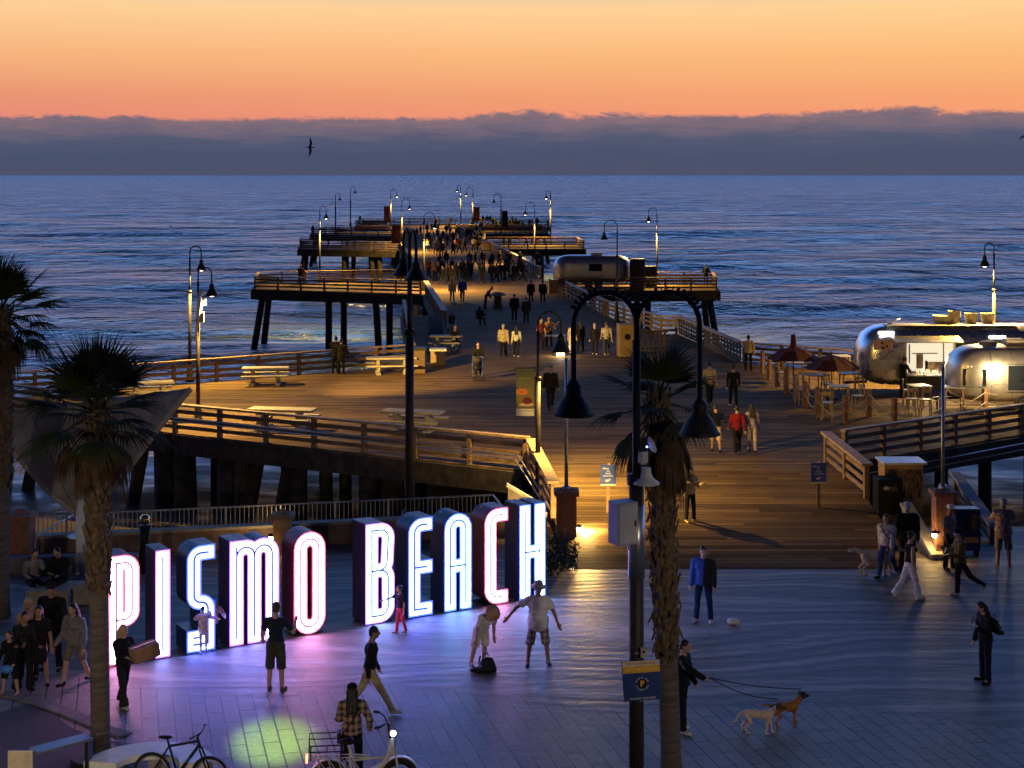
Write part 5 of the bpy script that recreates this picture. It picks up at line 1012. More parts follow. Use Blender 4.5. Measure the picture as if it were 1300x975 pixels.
def person(label, p, rz=0, h=1.72, pose=STAND, top=(.02, .02, .025), bot=(.02, .022, .03), shoe=(.03, .03, .03), skin=0, hair='black', hl='short', sleeve='long', leg='long',
           hat=None, detail=1, hem=0.0, build=1.0, group=None, head=(0, 0), cat='person', topm=None, botm=None, dress=None, puff=0.0, fem=False):
    """faces -Y before rotation; legs (hip pitch, knee bend, splay), arms (shoulder pitch, splay, elbow bend) in degrees, left then right"""
    s = h / 1.75; t = thing('person', label, cat, p, R(rz), group, s); t.scale = (s * 1.07, s * 1.07, s); vox = {2: .0125, 1: .017, 0: .03}[detail] / s
    k = pose; L = Rx(k.get('lean', 0)); hip = []; body, bt_, tp, sh = MB(), MB(), MB(), [MB(), MB()]
    P = Vector((0, 0, .93)); low = []; legp = []
    for i, sx_ in enumerate((-1, 1)):
        a, kn, sp = k['legs'][i]; a_, b_ = R(a), R(a - kn); o = P + Vector((sx_ * .088, 0, -.02)); q = R(sp) * sx_
        d1 = Vector((math.sin(q), -math.sin(a_) * math.cos(q), -math.cos(a_) * math.cos(q))); d2 = Vector((math.sin(q) * .6, -math.sin(b_) * math.cos(q), -math.cos(b_) * math.cos(q)))
        kne = o + d1 * .435; ank = kne + d2 * .415; legp.append((o, kne, ank, b_)); low.append(ank.z - .075 - max(0, -math.sin(b_)) * .06)
    dz = -min(low); P.z += dz; legp = [(o + Vector((0, 0, dz)), kn_ + Vector((0, 0, dz)), an + Vector((0, 0, dz)), b_) for o, kn_, an, b_ in legp]
    if k.get('sit'): pass
    B = build; T = P + L @ Vector((0, 0, .50)); Nk = T + L @ Vector((0, .0, .085)); Hm = L @ Rz(head[1]) @ Rx(head[0]); Hc = Nk + Hm @ Vector((0, -.025, .122))
    W_ = .178 if not fem else .160
    for mb, inf in ((body, 0.0), (tp, .016 + puff)):
        mb.ell(P + L @ Vector((0, 0, .06)), ((.150 + inf) * B, (.105 + inf) * B, .13), L); mb.ell(P + L @ Vector((0, 0, .20)), ((.128 + inf * 1.15) * B, (.095 + inf) * B, .14), L)
        mb.ell(P + L @ Vector((0, .005, .37)), ((.155 + inf) * B * (W_ / .178), (.108 + inf) * B, .17), L); mb.cap(T + L @ Vector((-W_ * .8, .01, -.045)), .058 + inf, T + L @ Vector((W_ * .8, .01, -.045)), .058 + inf)
        if fem: mb.ell(P + L @ Vector((-.065, -.085, .36)), (.06 + inf, .05 + inf, .06), L); mb.ell(P + L @ Vector((.065, -.085, .36)), (.06 + inf, .05 + inf, .06), L)
    body.cap(T + L @ Vector((0, .01, .0)), .066, Hc + Hm @ Vector((0, .02, -.06)), .056)
    # head, with jaw, nose, ears, brow
    body.ell(Hc, (.076, .094, .115), Hm, 16, 12); body.ell(Hc + Hm @ Vector((0, -.030, -.055)), (.056, .060, .062), Hm)
    if detail: body.cap(Hc + Hm @ Vector((0, -.092, .015)), .008, Hc + Hm @ Vector((0, -.108, -.025)), .014, 8); [body.ell(Hc + Hm @ Vector((e * .079, .008, -.01)), (.012, .022, .032), Hm, 8, 6) for e in (-1, 1)]
    if hem: mb = tp; mb.ell(P + L @ Vector((0, 0, -.02)), ((.165 + puff) * B, (.125 + puff) * B, hem), L)
    for i, sx_ in enumerate((-1, 1)):
        o, kn_, an, b_ = legp[i]
        body.cap(o, .078 * B, kn_, .052); body.cap(kn_, .052, kn_.lerp(an, .35), .052); body.cap(kn_.lerp(an, .35), .052, an, .036)
        if dress is None:
            if leg == 'long': bt_.cap(o, .092 * B, kn_, .070); bt_.cap(kn_, .070, kn_.lerp(an, .5), .064); bt_.tube([kn_.lerp(an, .3), kn_.lerp(an, 1.03)], [.066, .060], 12)
            elif leg == 'flare': bt_.cap(o, .092 * B, kn_, .072); bt_.cap(kn_, .068, kn_.lerp(an, .4), .072); bt_.tube([kn_.lerp(an, .2), kn_.lerp(an, 1.06)], [.068, .100], 12)
            elif leg == 'short': bt_.cap(o, .096 * B, o.lerp(kn_, .35), .094); bt_.tube([o.lerp(kn_, .2), o.lerp(kn_, .92)], [.094, .099], 14)
            elif leg == 'knee': bt_.cap(o, .097 * B, o.lerp(kn_, .4), .092); bt_.tube([o.lerp(kn_, .25), kn_.lerp(an, .10)], [.093, .090], 14)
        f = Rx(0) if k.get('sit') else Rx(max(-35, min(0, math.degrees(-b_) * -.9)) if b_ < 0 else math.degrees(b_) * -.25)
        f = Matrix.Rotation(sx_ * R(10), 3, 'Z') @ f
        for mb, w_ in ((sh[i], .046),): mb.cap(an + f @ Vector((0, .03, -.045)), .036, an + f @ Vector((0, -.14, -.052)), w_ - .008); mb.ell(an + f @ Vector((0, -.06, -.048)), (w_, .12, .034), f); mb.cap(an + Vector((0, 0, -.045)), .040, an + Vector((0, .0, .0)), .043)
        body.cap(an, .037, an + f @ Vector((0, -.10, -.045)), .026)
        # arms
        ap, sp, el = k['arms'][i][:3]; tw = k['arms'][i][3] if len(k['arms'][i]) > 3 else 0; S_ = T + L @ Vector((sx_ * (W_ + .012), .01, -.05))
        u = L @ Vector((sx_ * math.sin(R(sp)), -math.sin(R(ap)) * math.cos(R(sp)), -math.cos(R(ap)) * math.cos(R(sp)))); E_ = S_ + u * .285
        sp2 = sp * .7 - tw; v = L @ Vector((sx_ * math.sin(R(sp2)), -math.sin(R(ap + el)) * math.cos(R(sp2)), -math.cos(R(ap + el)) * math.cos(R(sp2)))); Wr = E_ + v * .25
        body.cap(S_, .050, E_, .040); body.cap(E_, .041, Wr, .028)
        if sleeve != 'none':
            (tp.cap(S_, .064 + puff, E_, .056 + puff * .7) if sleeve == 'long' else (tp.cap(S_, .064 + puff, S_.lerp(E_, .25), .060 + puff), tp.tube([S_.lerp(E_, .1), S_.lerp(E_, .72)], [.061 + puff, .062 + puff], 12)))
            if sleeve == 'long': tp.cap(E_, .055 + puff * .7, Wr, .043 + puff * .5)
        n_ = v.cross(Vector((sx_, .2, .1))).normalized(); sd = v.cross(n_).normalized(); cup = n_ * -1 if n_.y > 0 else n_
        body.cap(Wr, .027, Wr + v * .045, .034); body.cap(Wr + v * .05 - sd * .018, .022, Wr + v * .085 + sd * .0, .022); body.cap(Wr + v * .05 + sd * .018, .022, Wr + v * .08, .02)
        if detail:
            for j, (q, ln) in enumerate(((-.030, .070), (-.010, .082), (.011, .076), (.030, .058))):
                b0 = Wr + v * .085 + sd * q; m0 = b0 + v * ln * .55 + cup * .012; body.cap(b0, .0115, m0, .0105, 6, 2); body.cap(m0, .0105, m0 + (v + cup * .9).normalized() * ln * .5, .0085, 6, 2)
            b0 = Wr + v * .03 - sd * .03; body.cap(b0, .013, b0 + (v - sd * .9).normalized() * .055, .0105, 6, 2)
        if i == 1: t['hand'] = tuple(Wr + v * .11)
        else: t['hand2'] = tuple(Wr + v * .11)
    bo = remesh(body, 'body', SKIN[skin], t, vox)
    tm = topm or cloth(top)
    if dress:
        dl = dress
        tp.cap(P + L @ Vector((0, 0, .08)), .135 * B, Vector((0, 0, max(.15, P.z - dl * .6))), .17); tp.cap(Vector((0, 0, P.z - dl * .55)), .16, Vector((0, 0, P.z - dl)), .20); remesh(tp, 'dress', tm, t, vox * 1.1)
    else:
        remesh(tp, 'top', tm, t, vox * 1.05)
        if leg != 'none': bt_.ell(P + L @ Vector((0, 0, .03)), (.166 * B, .120 * B, .125), L); bt_.cap(legp[0][0], .085 * B, legp[1][0], .085 * B); remesh(bt_, 'shorts' if leg in ('short', 'knee') else 'trousers', botm or cloth(bot), t, vox * 1.05)
    if leg == 'skirt': pass
    for q in sh: remesh(q, 'shoe', cloth(shoe), t, vox, 2)
    hb = MB()
    if hl != 'bald':
        hb.ell(Hc + Hm @ Vector((0, .016, .030)), (.084, .094, .102), Hm, 14, 10); hb.ell(Hc + Hm @ Vector((0, .045, -.01)), (.074, .062, .085), Hm)
        if hl == 'long':
            for e in (-.05, 0, .05): hb.cap(Hc + Hm @ Vector((e, .060, .0)), .052, T + L @ Vector((e * 1.3, .105 + puff, -.16)), .040)
            for e in (-1, 1): hb.cap(Hc + Hm @ Vector((e * .062, .03, .02)), .034, T + L @ Vector((e * .085, .03, -.04)), .028)
        if hl == 'bun': hb.ell(Hc + Hm @ Vector((0, .09, .09)), (.045, .045, .045))
        # keep the face free
        fc = Hc + Hm @ Vector((0, -.115, -.03))
        remesh(hb, 'hair', HAIRM[hair], t, vox, 2)
    if hat:
        kind, hc = hat; mb = MB(); hm = cloth(hc)
        if kind == 'cap': mb.ell((0, 0, .0), (.092, .106, .085)); mb.ell((0, -.125, .008), (.066, .075, .012))
        elif kind == 'beanie': mb.ell((0, .006, .015), (.094, .108, .095))
        else: mb.lathe([(.165 if kind == 'sun' else .155, -.025), (.165, -.008), (.10, .004), (.096, .06), (.085, .10), (.04, .118), (.001, .12)], n=18, sy=1.1)
        mb.v = [tuple(Hc + Hm @ (Vector(q) + Vector((0, .004, .050)))) for q in mb.v]; mb.build('hat', hm, t, smooth=kind != 'x')
    if detail == 2 and hl is not None:
        for e in (-1, 1): mb = MB(); mb.ell(Hc + Hm @ Vector((e * .030, -.0865, .012)), (.011, .007, .007), Hm, 8, 6); mb.build('eye', BLACK, t, smooth=True)
    return t
def hold(t, which='hand'):       # world position of a hand
    q = Vector(t[which]); return Vector(t.location) + Matrix.Rotation(t.rotation_euler.z, 3, 'Z') @ (q * t.scale.x)
def held_phone(label, t, which='hand', up=.03, lit=True):
    p = hold(t, which); o = thing('phone', label, 'phone', p, t.rotation_euler.z); mb = MB(); mb.box((0, -.02, up), (.075, .010, .15), M=Rx(-25)); mb.build('phone_body', BLACK, o)
    if lit: mb = MB(); mb.box((0, -.012, up + .003), (.066, .004, .135), M=Rx(-25)); mb.build('screen', emis('phone_screen', (.8, .88, 1), 2.5), o)
    return o
# procedural cloth patterns
def pattern(name, kind, a, b_, sc_=9):
    m, tt, b, pos = new_mat(name); o_ = tt.nodes.new('ShaderNodeTexCoord').outputs['Object']; b.inputs['Roughness'].default_value = .85
    s = tt.nodes.new('ShaderNodeSeparateXYZ'); tt.links.new(o_, s.inputs[0]); sn = lambda v, f: math_n(tt, 'MULTIPLY_ADD', math_n(tt, 'SINE', math_n(tt, 'MULTIPLY', v, f)), 1.6, .5, clamp=True)
    if kind == 'plaid': f = math_n(tt, 'MULTIPLY_ADD', sn(s.outputs[0], 62), .5, math_n(tt, 'MULTIPLY', sn(s.outputs[2], 50), .5))
    elif kind == 'half': f = math_n(tt, 'GREATER_THAN', math_n(tt, 'ADD', s.outputs[0], math_n(tt, 'MULTIPLY', s.outputs[2], -.05)), -.03)
    else: f = math_n(tt, 'MULTIPLY_ADD', math_n(tt, 'SUBTRACT', noise_n(tt, o_, sc_, 2, .5), .5), 9, .5, clamp=True)
    tt.links.new(mix_n(tt, f, a, b_), b.inputs['Base Color']); bump_to(tt, b, noise_n(tt, o_, 25, 3, .6), .35, .01); return m
PLAIDS = pattern('plaid_shirt', 'plaid', (.03, .024, .02), (.42, .30, .19)); PLAIDB = pattern('plaid_shorts', 'plaid', (.10, .09, .10), (.42, .38, .36)); PATT = pattern('print_shirt', 'spot', (.20, .12, .10), (.33, .24, .21), 16)
HALF = pattern('two_tone_jacket', 'half', (.02, .08, .34), (.012, .014, .022))
CHECK = pattern('check_shirt', 'plaid', (.34, .27, .19), (.50, .42, .33))
BLK, NAVY, DENIM, WHT, KHAKI, GREY, CREAM = (.012, .012, .014), (.016, .022, .045), (.03, .055, .15), (.62, .60, .58), (.40, .31, .19), (.16, .16, .165), (.50, .42, .37)
g0 = lambda px, py: G(px, py)
# ---- plaza, before the letters
t = person('man in dark tee and shorts, back turned, photographing the letters with raised phone', g0(350, 877), 170, 1.78, dict(lean=1, legs=((0, 1, 3), (0, 1, 3)), arms=((22, 26, 112, 22), (6, 16, 40))), NAVY, (.05, .05, .05), (.10, .09, .08), 0, 'brown', 'short', 'short', 'knee', detail=2)
held_phone('lit phone raised by the man in dark shorts', t)
person('close-cropped man striding right in a black shirt and khaki trousers', g0(470, 905), 92, 1.76, dict(lean=4, legs=((30, 3, 1), (-24, 14, 1)), arms=((-8, 6, 16), (6, 6, 22))), BLK, KHAKI, (.55, .55, .55), 1, 'black', 'short', 'long', 'long', detail=2, build=1.06)
t = person('woman in a plaid shirt and black cap, back turned, standing behind the white electric bicycle', g0(447, 992), 185, 1.66, dict(lean=3, legs=((0, 3, 4), (0, 3, 4)), arms=((-6, 26, 42, 18), (14, 10, 60))), (.3, .2, .1), BLK, BLK, 0, 'black', 'long', 'long', 'long', ('cap', BLK), 2, .10, topm=PLAIDS, puff=.018, fem=True)
st_ = thing('shoulder_bag', 'small black bag on a strap across the plaid shirt', 'bag', t.location, t.rotation_euler.z); mb = MB(); mb.tube([(-.15, -.09, 1.36), (-.10, .145, 1.28), (.02, .165, 1.06), (.17, .12, .86)], .011, 6); mb.build('strap', BLACK, st_); mb = MB(); mb.box((.22, .04, .80), (.07, .24, .18)); mb.build('pouch', BLACK, st_, bevel=.02)
person('man in a straw hat, long white tee and plaid shorts, one arm held out', g0(683, 844), 4, 1.76, dict(lean=0, legs=((2, 2, 10), (-2, 1, 10)), arms=((6, 58, 14), (4, 26, 8))), WHT, (.2, .2, .2), (.07, .065, .07), 1, 'black', 'short', 'short', 'knee', ('brim', (.36, .33, .30)), 2, .22, 1.20, topm=mat('white_tee', (.80, .77, .75), .85, 0, .06, 9, .6, 15, spec=.15), botm=PLAIDB, puff=.02, head=(4, 12))
t = person('woman in a tan sun hat and white outfit bending far forward over a black backpack', g0(611, 850), 28, 1.64, dict(lean=42, legs=((-12, 6, 4), (-10, 4, 4)), arms=((26, 6, 10), (20, 6, 16))), WHT, WHT, (.2, .18, .2), 0, 'brown', 'long', 'short', 'short', ('sun', (.40, .24, .15)), 2, .10, fem=True, head=(20, 0))
def backpack(label, p, rz=0, m=BLACK, s=1.0, name='backpack'):
    o = thing(name, label, 'backpack', p, rz, s=s); mb = MB(); mb.ell((.02, 0, .15), (.17, .12, .17)); mb.ell((0, -.08, .09), (.16, .08, .10)); mb.ell((-.16, 0, .06), (.20, .13, .065)); mb.cap((.10, 0, .24), .07, (.14, .02, .05), .10); remesh(mb, 'bag_body', m, o, .02); mb = MB(); mb.tube([(-.04, 0, .35), (-.02, 0, .40), (.03, 0, .40), (.05, 0, .35)], .012, 6); mb.build('handle', m, o); mb = MB(); mb.tube([(-.1, .13, .3), (-.12, .2, .16), (-.1, .14, .03)], .018, 6); mb.build('strap', m, o); return o
backpack('black backpack slumped on the plaza at the feet of the bending woman', g0(617, 853), R(10))
person('girl in a dark top and bright pink leggings touching letter B', g0(508, 804), -60, 1.08, dict(lean=2, legs=((6, 2, 3), (-8, 8, 3)), arms=((70, 14, 8), (-6, 14, 18))), (.025, .022, .03), (.55, .05, .12), (.45, .3, .25), 0, 'brown', 'bun', 'short', 'long', detail=2, fem=True)
person('small child in a pale coat and dark red skirt hugging another child before letter S', g0(258, 829), 205, 1.02, dict(lean=6, legs=((4, 2, 2), (-6, 6, 2)), arms=((60, 10, 30, 30), (60, 10, 30, 30))), (.50, .36, .36), (.25, .02, .04), (.5, .5, .55), 0, 'black', 'short', 'long', 'none', None, 2, .26, puff=.03, fem=True)
person('small child in a blue knitted hat and pinkish jacket, hugged before letter S', g0(271, 824), 40, 1.12, dict(lean=4, legs=((0, 2, 2), (0, 2, 2)), arms=((52, 10, 40, 30), (52, 10, 40, 30))), (.42, .20, .24), (.03, .03, .06), BLK, 0, 'brown', 'short', 'long', 'long', ('beanie', (.10, .20, .65)), 2, .05, puff=.02)
t = person('long-haired woman in black carrying a cardboard box past the near palm', g0(157, 896), 55, 1.60, dict(lean=-2, legs=((12, 3, 3), (-12, 6, 3)), arms=((26, 10, 72), (26, 10, 72))), BLK, (.02, .018, .02), (.5, .48, .42), 0, 'blond', 'long', 'long', 'flare', None, 2, .12, puff=.02, fem=True)
p = (hold(t, 'hand') + hold(t, 'hand2')) / 2; o = thing('cardboard_box', 'tilted brown cardboard box in the arms of the woman in black', 'box', p + Vector((.08, -.02, -.04)), R(35)); mb = MB(); mb.box((0, -.08, .05), (.52, .34, .26), M=Matrix.Rotation(R(-10), 3, 'Y')); mb.build('carton', mat('cardboard', (.30, .16, .085), .8), o, bevel=.01); mb = MB(); mb.box((-.028, -.08, .184), (.53, .05, .006), M=Matrix.Rotation(R(-10), 3, 'Y')); mb.build('tape', mat('tape', (.40, .26, .15), .4), o)
# ---- group at the left
gp = 'women gathered at the left edge'
person('woman in a pink tank top at the back of the group on the left', g0(36, 862), 10, 1.68, STAND, (.46, .20, .22), BLK, BLK, 1, 'blond', 'long', 'none', 'long', None, 2, .04, 1.12, gp, fem=True)
person('tall person in a black hoodie with crossed front print behind the group on the left', g0(66, 850), -6, 1.82, STAND, BLK, BLK, BLK, 1, 'black', 'short', 'long', 'long', ('beanie', BLK), 2, .12, 1.1, gp, puff=.03)
person('woman in a short black dress and dark knee socks in the left group', g0(49, 872), 12, 1.66, dict(lean=2, legs=((4, 3, 6), (-4, 3, 6)), arms=((10, 10, 60), (6, 12, 20))), BLK, BLK, BLK, 1, 'black', 'long', 'short', 'none', None, 2, 0, 1.08, gp, dress=.26, fem=True)
person('woman in long dark clothes and bare midriff leaning in at the left group', g0(30, 876), 30, 1.62, dict(lean=8, legs=((0, 3, 4), (3, 4, 4)), arms=((26, 8, 70), (20, 8, 60))), (.02, .02, .022), BLK, BLK, 1, 'black', 'short', 'long', 'flare', None, 2, 0, 1.0, gp, fem=True)
t = person('child in dark clothes with a bright blue pouch at the very left of the group', g0(13, 882), -15, 1.30, dict(lean=3, legs=((4, 3, 8), (-2, 3, 8)), arms=((8, 10, 30), (12, 10, 40))), BLK, BLK, (.45, .25, .2), 0, 'brown', 'long', 'long', 'knee', None, 2, .1, 1.0, gp, fem=True)
o = thing('pouch', 'bright blue pouch carried by the child at the left edge', 'pouch', g0(13, 882) + Vector((0, -.2, .58))); mb = MB(); mb.ell((0, 0, 0), (.13, .07, .09)); mb.build('pouch_body', mat('bright_blue', (.05, .22, .62), .5), o, smooth=True); mb = MB(); mb.tube([(-.1, 0, .06), (0, .04, .20), (.1, 0, .06)], .012, 6); mb.build('handle', BLACK, o)
person('woman in grey sweater and shorts walking at the right of the left group', g0(95, 868), -25, 1.68, dict(lean=4, legs=((14, 4, 5), (-14, 10, 5)), arms=((8, 12, 40), (4, 14, 16))), GREY, (.14, .12, .10), BLK, 0, 'black', 'long', 'long', 'short', None, 2, .08, 1.05, gp, puff=.03, fem=True)
person('person with wavy hair sitting on the low wall at far left', g0(41, 764), 40, 1.66, SIT, (.22, .20, .20), BLK, BLK, 0, 'black', 'short', 'long', 'long', detail=1)
person('person in a black puffer jacket sitting hunched beside the canopy column', g0(77, 763), -20, 1.7, SIT, BLK, BLK, BLK, 0, 'black', 'short', 'long', 'long', detail=1, puff=.05)
# ---- right part of the plaza
person('man in a half bright blue, half black jacket and jeans standing before the ramp', g0(893, 789), -18, 1.76, dict(lean=0, legs=((0, 1, 6), (0, 1, 6)), arms=((2, 8, 10), (4, 8, 14))), (.02, .07, .28), (.012, .03, .09), (.60, .56, .54), 0, 'black', 'short', 'long', 'long', None, 2, .10, 1.05, topm=HALF, puff=.025, head=(5, 25))
t = person('long-haired woman in black looking at her phone alone on the right of the plaza', g0(1251, 866), -75, 1.68, PHONE, BLK, (.014, .016, .03), BLK, 0, 'black', 'long', 'long', 'long', None, 2, .1, 1.0, puff=.02, fem=True, head=(24, 0))
held_phone('glowing phone in the hand of the lone woman in black', t)
o = backpack('small black backpack worn by the lone woman with the phone', Vector(t.location) + Matrix.Rotation(t.rotation_euler.z, 3, 'Z') @ Vector((0, .21, 1.02)), t.rotation_euler.z + math.pi, s=.9)
wk = person('dog walker in black, mostly hidden behind the fan palm trunk, arm stretched to two leads', g0(866, 929), 66, 1.72, dict(lean=3, legs=((6, 4, 3), (-4, 4, 3)), arms=((66, 10, 4), (12, 8, 14))), BLK, BLK, (.6, .58, .56), 0, 'black', 'short', 'long', 'long', None, 2, .06, puff=.02)
person('woman in cream jacket and blue jeans walking a fluffy dog by the ramp', g0(1126, 731), -35, 1.66, WALK, CREAM, DENIM, BLK, 0, 'brown', 'long', 'long', 'long', None, 2, .04, puff=.03, fem=True)
o = thing('shoulder_bag', 'dark crossbody strap bag on the woman in the cream jacket', 'bag', g0(1126, 731), R(-35)); mb = MB(); mb.tube([(-.12, -.17, 1.33), (.02, -.185, 1.15), (.16, -.14, .95)], .011, 6); mb.build('strap', BLACK, o); mb = MB(); mb.box((.21, -.05, .90), (.06, .16, .13)); mb.build('pouch', BLACK, o)
person('large man all in black with close-cropped grey hair behind the woman in white trousers', g0(1152, 728), 180, 1.86, STAND, BLK, BLK, BLK, 1, 'grey', 'short', 'long', 'long', None, 2, .16, 1.2, puff=.03)
person('woman in a sleeveless black top and white flared trousers with white headphones', g0(1155, 760), 100, 1.66, dict(lean=2, legs=((14, 3, 2), (-18, 10, 2)), arms=((-4, 6, 10), (4, 6, 12))), BLK, (.62, .58, .56), (.6, .55, .5), 0, 'black', 'bun', 'none', 'flare', None, 2, 0, fem=True)
t = person('person in an olive jacket and black trousers walking left with phone in hand', g0(1219, 757), -88, 1.66, dict(lean=3, legs=((4, 3, 2), (-30, 26, 2)), arms=((24, 8, 90), (20, 8, 80))), (.13, .10, .04), BLK, (.55, .48, .44), 0, 'black', 'short', 'long', 'long', ('beanie', BLK), 2, .06, puff=.03)
held_phone('lit phone held by the person in the olive jacket', t)
person('person in a white cap and mauve-grey shirt standing against the brick pillar', g0(1205, 722), 40, 1.70, STAND, (.22, .18, .21), BLK, BLK, 1, 'black', 'short', 'short', 'long', ('cap', (.68, .68, .70)), 2, .1, 1.1)
person('man in patterned camp shirt, shorts and pale cap, back turned, far right', g0(1274, 719), 165, 1.80, dict(lean=3, legs=((0, 2, 4), (0, 2, 4)), arms=((50, 14, 20), (46, 14, 30))), (.2, .15, .12), (.20, .15, .13), (.3, .2, .18), 1, 'grey', 'short', 'short', 'knee', ('cap', (.45, .42, .40)), 2, .24, 1.18, topm=PATT, puff=.02)
# ---- on the ramp and the near deck
D = GD
person('woman in a yellowish jacket and black trousers below the hanging palm fronds on the ramp', D(876, 662), 30, 1.58, PHONE, (.42, .32, .16), BLK, (.5, .4, .2), 0, 'brown', 'long', 'long', 'long', None, 1, .06, puff=.02, fem=True)
person('person in a red top, back turned, walking up the deck', D(936, 575), 180, 1.66, WALK, (.19, .012, .018), BLK, BLK, 0, 'black', 'short', 'long', 'long', None, 1, .06, 1.05)
person('person in a lavender top and pale trousers beside the one in red', D(955, 574), 172, 1.68, WALK2, (.26, .23, .34), (.36, .30, .32), BLK, 0, 'black', 'long', 'long', 'long', None, 1, .06, fem=True)
person('person in a black tee and light shorts left of the one in red', D(909, 574), 180, 1.66, WALK2, BLK, (.45, .35, .28), BLK, 0, 'black', 'short', 'short', 'knee', None, 1)
person('man in a pale checked shirt walking away near the right deck edge', D(901, 512), 182, 1.76, WALK, (.4, .3, .2), BLK, BLK, 0, 'black', 'short', 'short', 'long', None, 1, .14, 1.1, topm=CHECK)
person('person in black with white soles walking away right of the checked shirt', D(931, 516), 178, 1.72, WALK2, BLK, BLK, (.6, .58, .55), 0, 'black', 'short', 'long', 'long', None, 1, .05)
person('dark figure walking toward the plaza between the banner and the big lamp bell', D(699, 519), 5, 1.80, WALK, BLK, BLK, BLK, 1, 'black', 'short', 'long', 'long', None, 1, .1, 1.1, puff=.02)
person('woman in black pushing a dark stroller across the lit deck', D(607, 478), 2, 1.64, dict(lean=8, legs=((14, 4, 3), (-14, 8, 3)), arms=((34, 8, 44), (34, 8, 44))), BLK, BLK, BLK, 0, 'brown', 'bun', 'long', 'long', None, 1, .04, fem=True)
person('grey-haired man in a beige jacket walking away beside a woman in white', D(639, 453), 176, 1.74, WALK, (.40, .35, .26), BLK, BLK, 0, 'grey', 'short', 'long', 'long', None, 1, .12, 1.1, puff=.02)
person('dark-haired woman in a white top and black trousers beside the man in beige', D(655.5, 453), 180, 1.64, WALK2, (.60, .58, .52), BLK, (.5, .5, .5), 0, 'black', 'long', 'long', 'long', None, 1, .03, fem=True)
person('woman in a long pale dress beside the musician', D(726, 449), 20, 1.66, STAND, (.50, .38, .28), BLK, BLK, 0, 'brown', 'short', 'none', 'none', None, 1, dress=.78, fem=True)
t = person('musician playing a guitar behind the blue-draped table', D(697, 441), 5, 1.70, dict(lean=5, legs=((0, 2, 4), (0, 2, 4)), arms=((18, 14, 85, 30), (14, 20, 70, 10))), (.30, .18, .12), BLK, BLK, 0, 'brown', 'short', 'short', 'long', None, 1)
o = thing('guitar', 'guitar in the arms of the musician', 'guitar', Vector(t.location) + Vector((0, -.24, 1.0)), R(0)); Mg = Matrix.Rotation(R(52), 3, 'Y'); mb = MB(); mb.ell(Mg @ Vector((0, 0, -.17)), (.18, .05, .18), Mg); mb.ell(Mg @ Vector((0, 0, .06)), (.13, .05, .13), Mg); mb.build('guitar_body', mat('guitar_wood', (.18, .07, .03), .35), o, smooth=True); mb = MB(); mb.bar(Mg @ Vector((0, -.03, .1)), Mg @ Vector((0, -.03, .72)), .05, .03); mb.build('neck', WOOD, o)
person('listener in dark red standing left of the musician', D(686.5, 444), 30, 1.70, STAND, (.14, .02, .02), (.05, .015, .015), BLK, 0, 'brown', 'short', 'short', 'long', None, 1)
person('man in a grey polo shirt walking away inside the arch of the near lamp', D(770, 451), 180, 1.80, WALK, (.34, .30, .28), (.03, .04, .07), (.5, .4, .35), 0, 'brown', 'short', 'short', 'long', None, 1, .06, 1.12)
person('dark-clad person left of the man in the grey polo', D(755, 450), 176, 1.66, WALK2, BLK, BLK, (.6, .55, .5), 0, 'blond', 'short', 'long', 'long', None, 1, .06)
person('faint dark figure right of the woman in the pale dress', D(737, 446), 180, 1.62, STAND, BLK, BLK, BLK, 0, 'black', 'long', 'long', 'long', None, 1, .1, fem=True)
person('person in a cream jacket standing with phone by the end of the perforated barrier', D(950, 471), 160, 1.72, PHONE, (.42, .33, .24), BLK, BLK, 0, 'black', 'short', 'long', 'long', None, 1, .08, puff=.02)
person('server in black standing at the lit window of the food trailer', D(1147, 505), 120, 1.72, dict(lean=5, legs=((0, 2, 3), (0, 2, 3)), arms=((30, 10, 60), (24, 10, 60))), BLK, BLK, BLK, 0, 'brown', 'bun', 'long', 'long', None, 1, .1, fem=True)
person('taller of two embracing people in black at the back railing', D(426, 474), 172, 1.76, dict(lean=4, legs=((0, 2, 3), (0, 2, 3)), arms=((30, 12, 20), (60, 10, 30, 30))), BLK, BLK, BLK, 0, 'black', 'short', 'long', 'long', None, 1, .3, puff=.04)
person('shorter of two embracing people in black at the back railing, arm raised', D(433, 475), 176, 1.66, dict(lean=6, legs=((0, 2, 3), (0, 2, 3)), arms=((30, 12, 20), (100, 18, 30))), (.02, .018, .016), BLK, BLK, 0, 'black', 'short', 'long', 'long', None, 1, .32, puff=.04)
person('person in black seated at the picnic table with a stroller behind', D(577, 444), 20, 1.66, SIT, BLK, BLK, BLK, 0, 'grey', 'short', 'long', 'long', detail=1)
person('hooded dark figure seated low on the shadowed deck', D(608, 414), 150, 1.60, SIT, BLK, BLK, BLK, 0, 'black', 'long', 'long', 'long', None, 1, .1, puff=.05)
person('person in a white jacket and pale jeans walking away on the lit pier', D(574, 383), 178, 1.66, WALK, (.58, .48, .32), (.24, .24, .26), BLK, 0, 'brown', 'short', 'long', 'long', None, 1, .06, puff=.02)
t = person('man in bright blue jacket with white back print walking away on the pier', D(587, 383), 178, 1.80, WALK2, (.03, .09, .42), (.30, .24, .16), BLK, 0, 'blond', 'short', 'long', 'long', None, 1, .06, 1.1, puff=.03)
person('person stooping beside the mushroom-topped bin', D(617, 392), 80, 1.66, dict(lean=34, legs=((-6, 4, 3), (-4, 4, 3)), arms=((30, 8, 40), (24, 8, 50))), (.06, .04, .03), BLK, BLK, 0, 'black', 'short', 'long', 'long', None, 1)
person('person in skin-tone trousers half in shadow at the corner of the trailer rail', D(713, 377), 190, 1.74, STAND, (.20, .13, .08), (.46, .32, .20), BLK, 0, 'brown', 'short', 'long', 'long', None, 1)
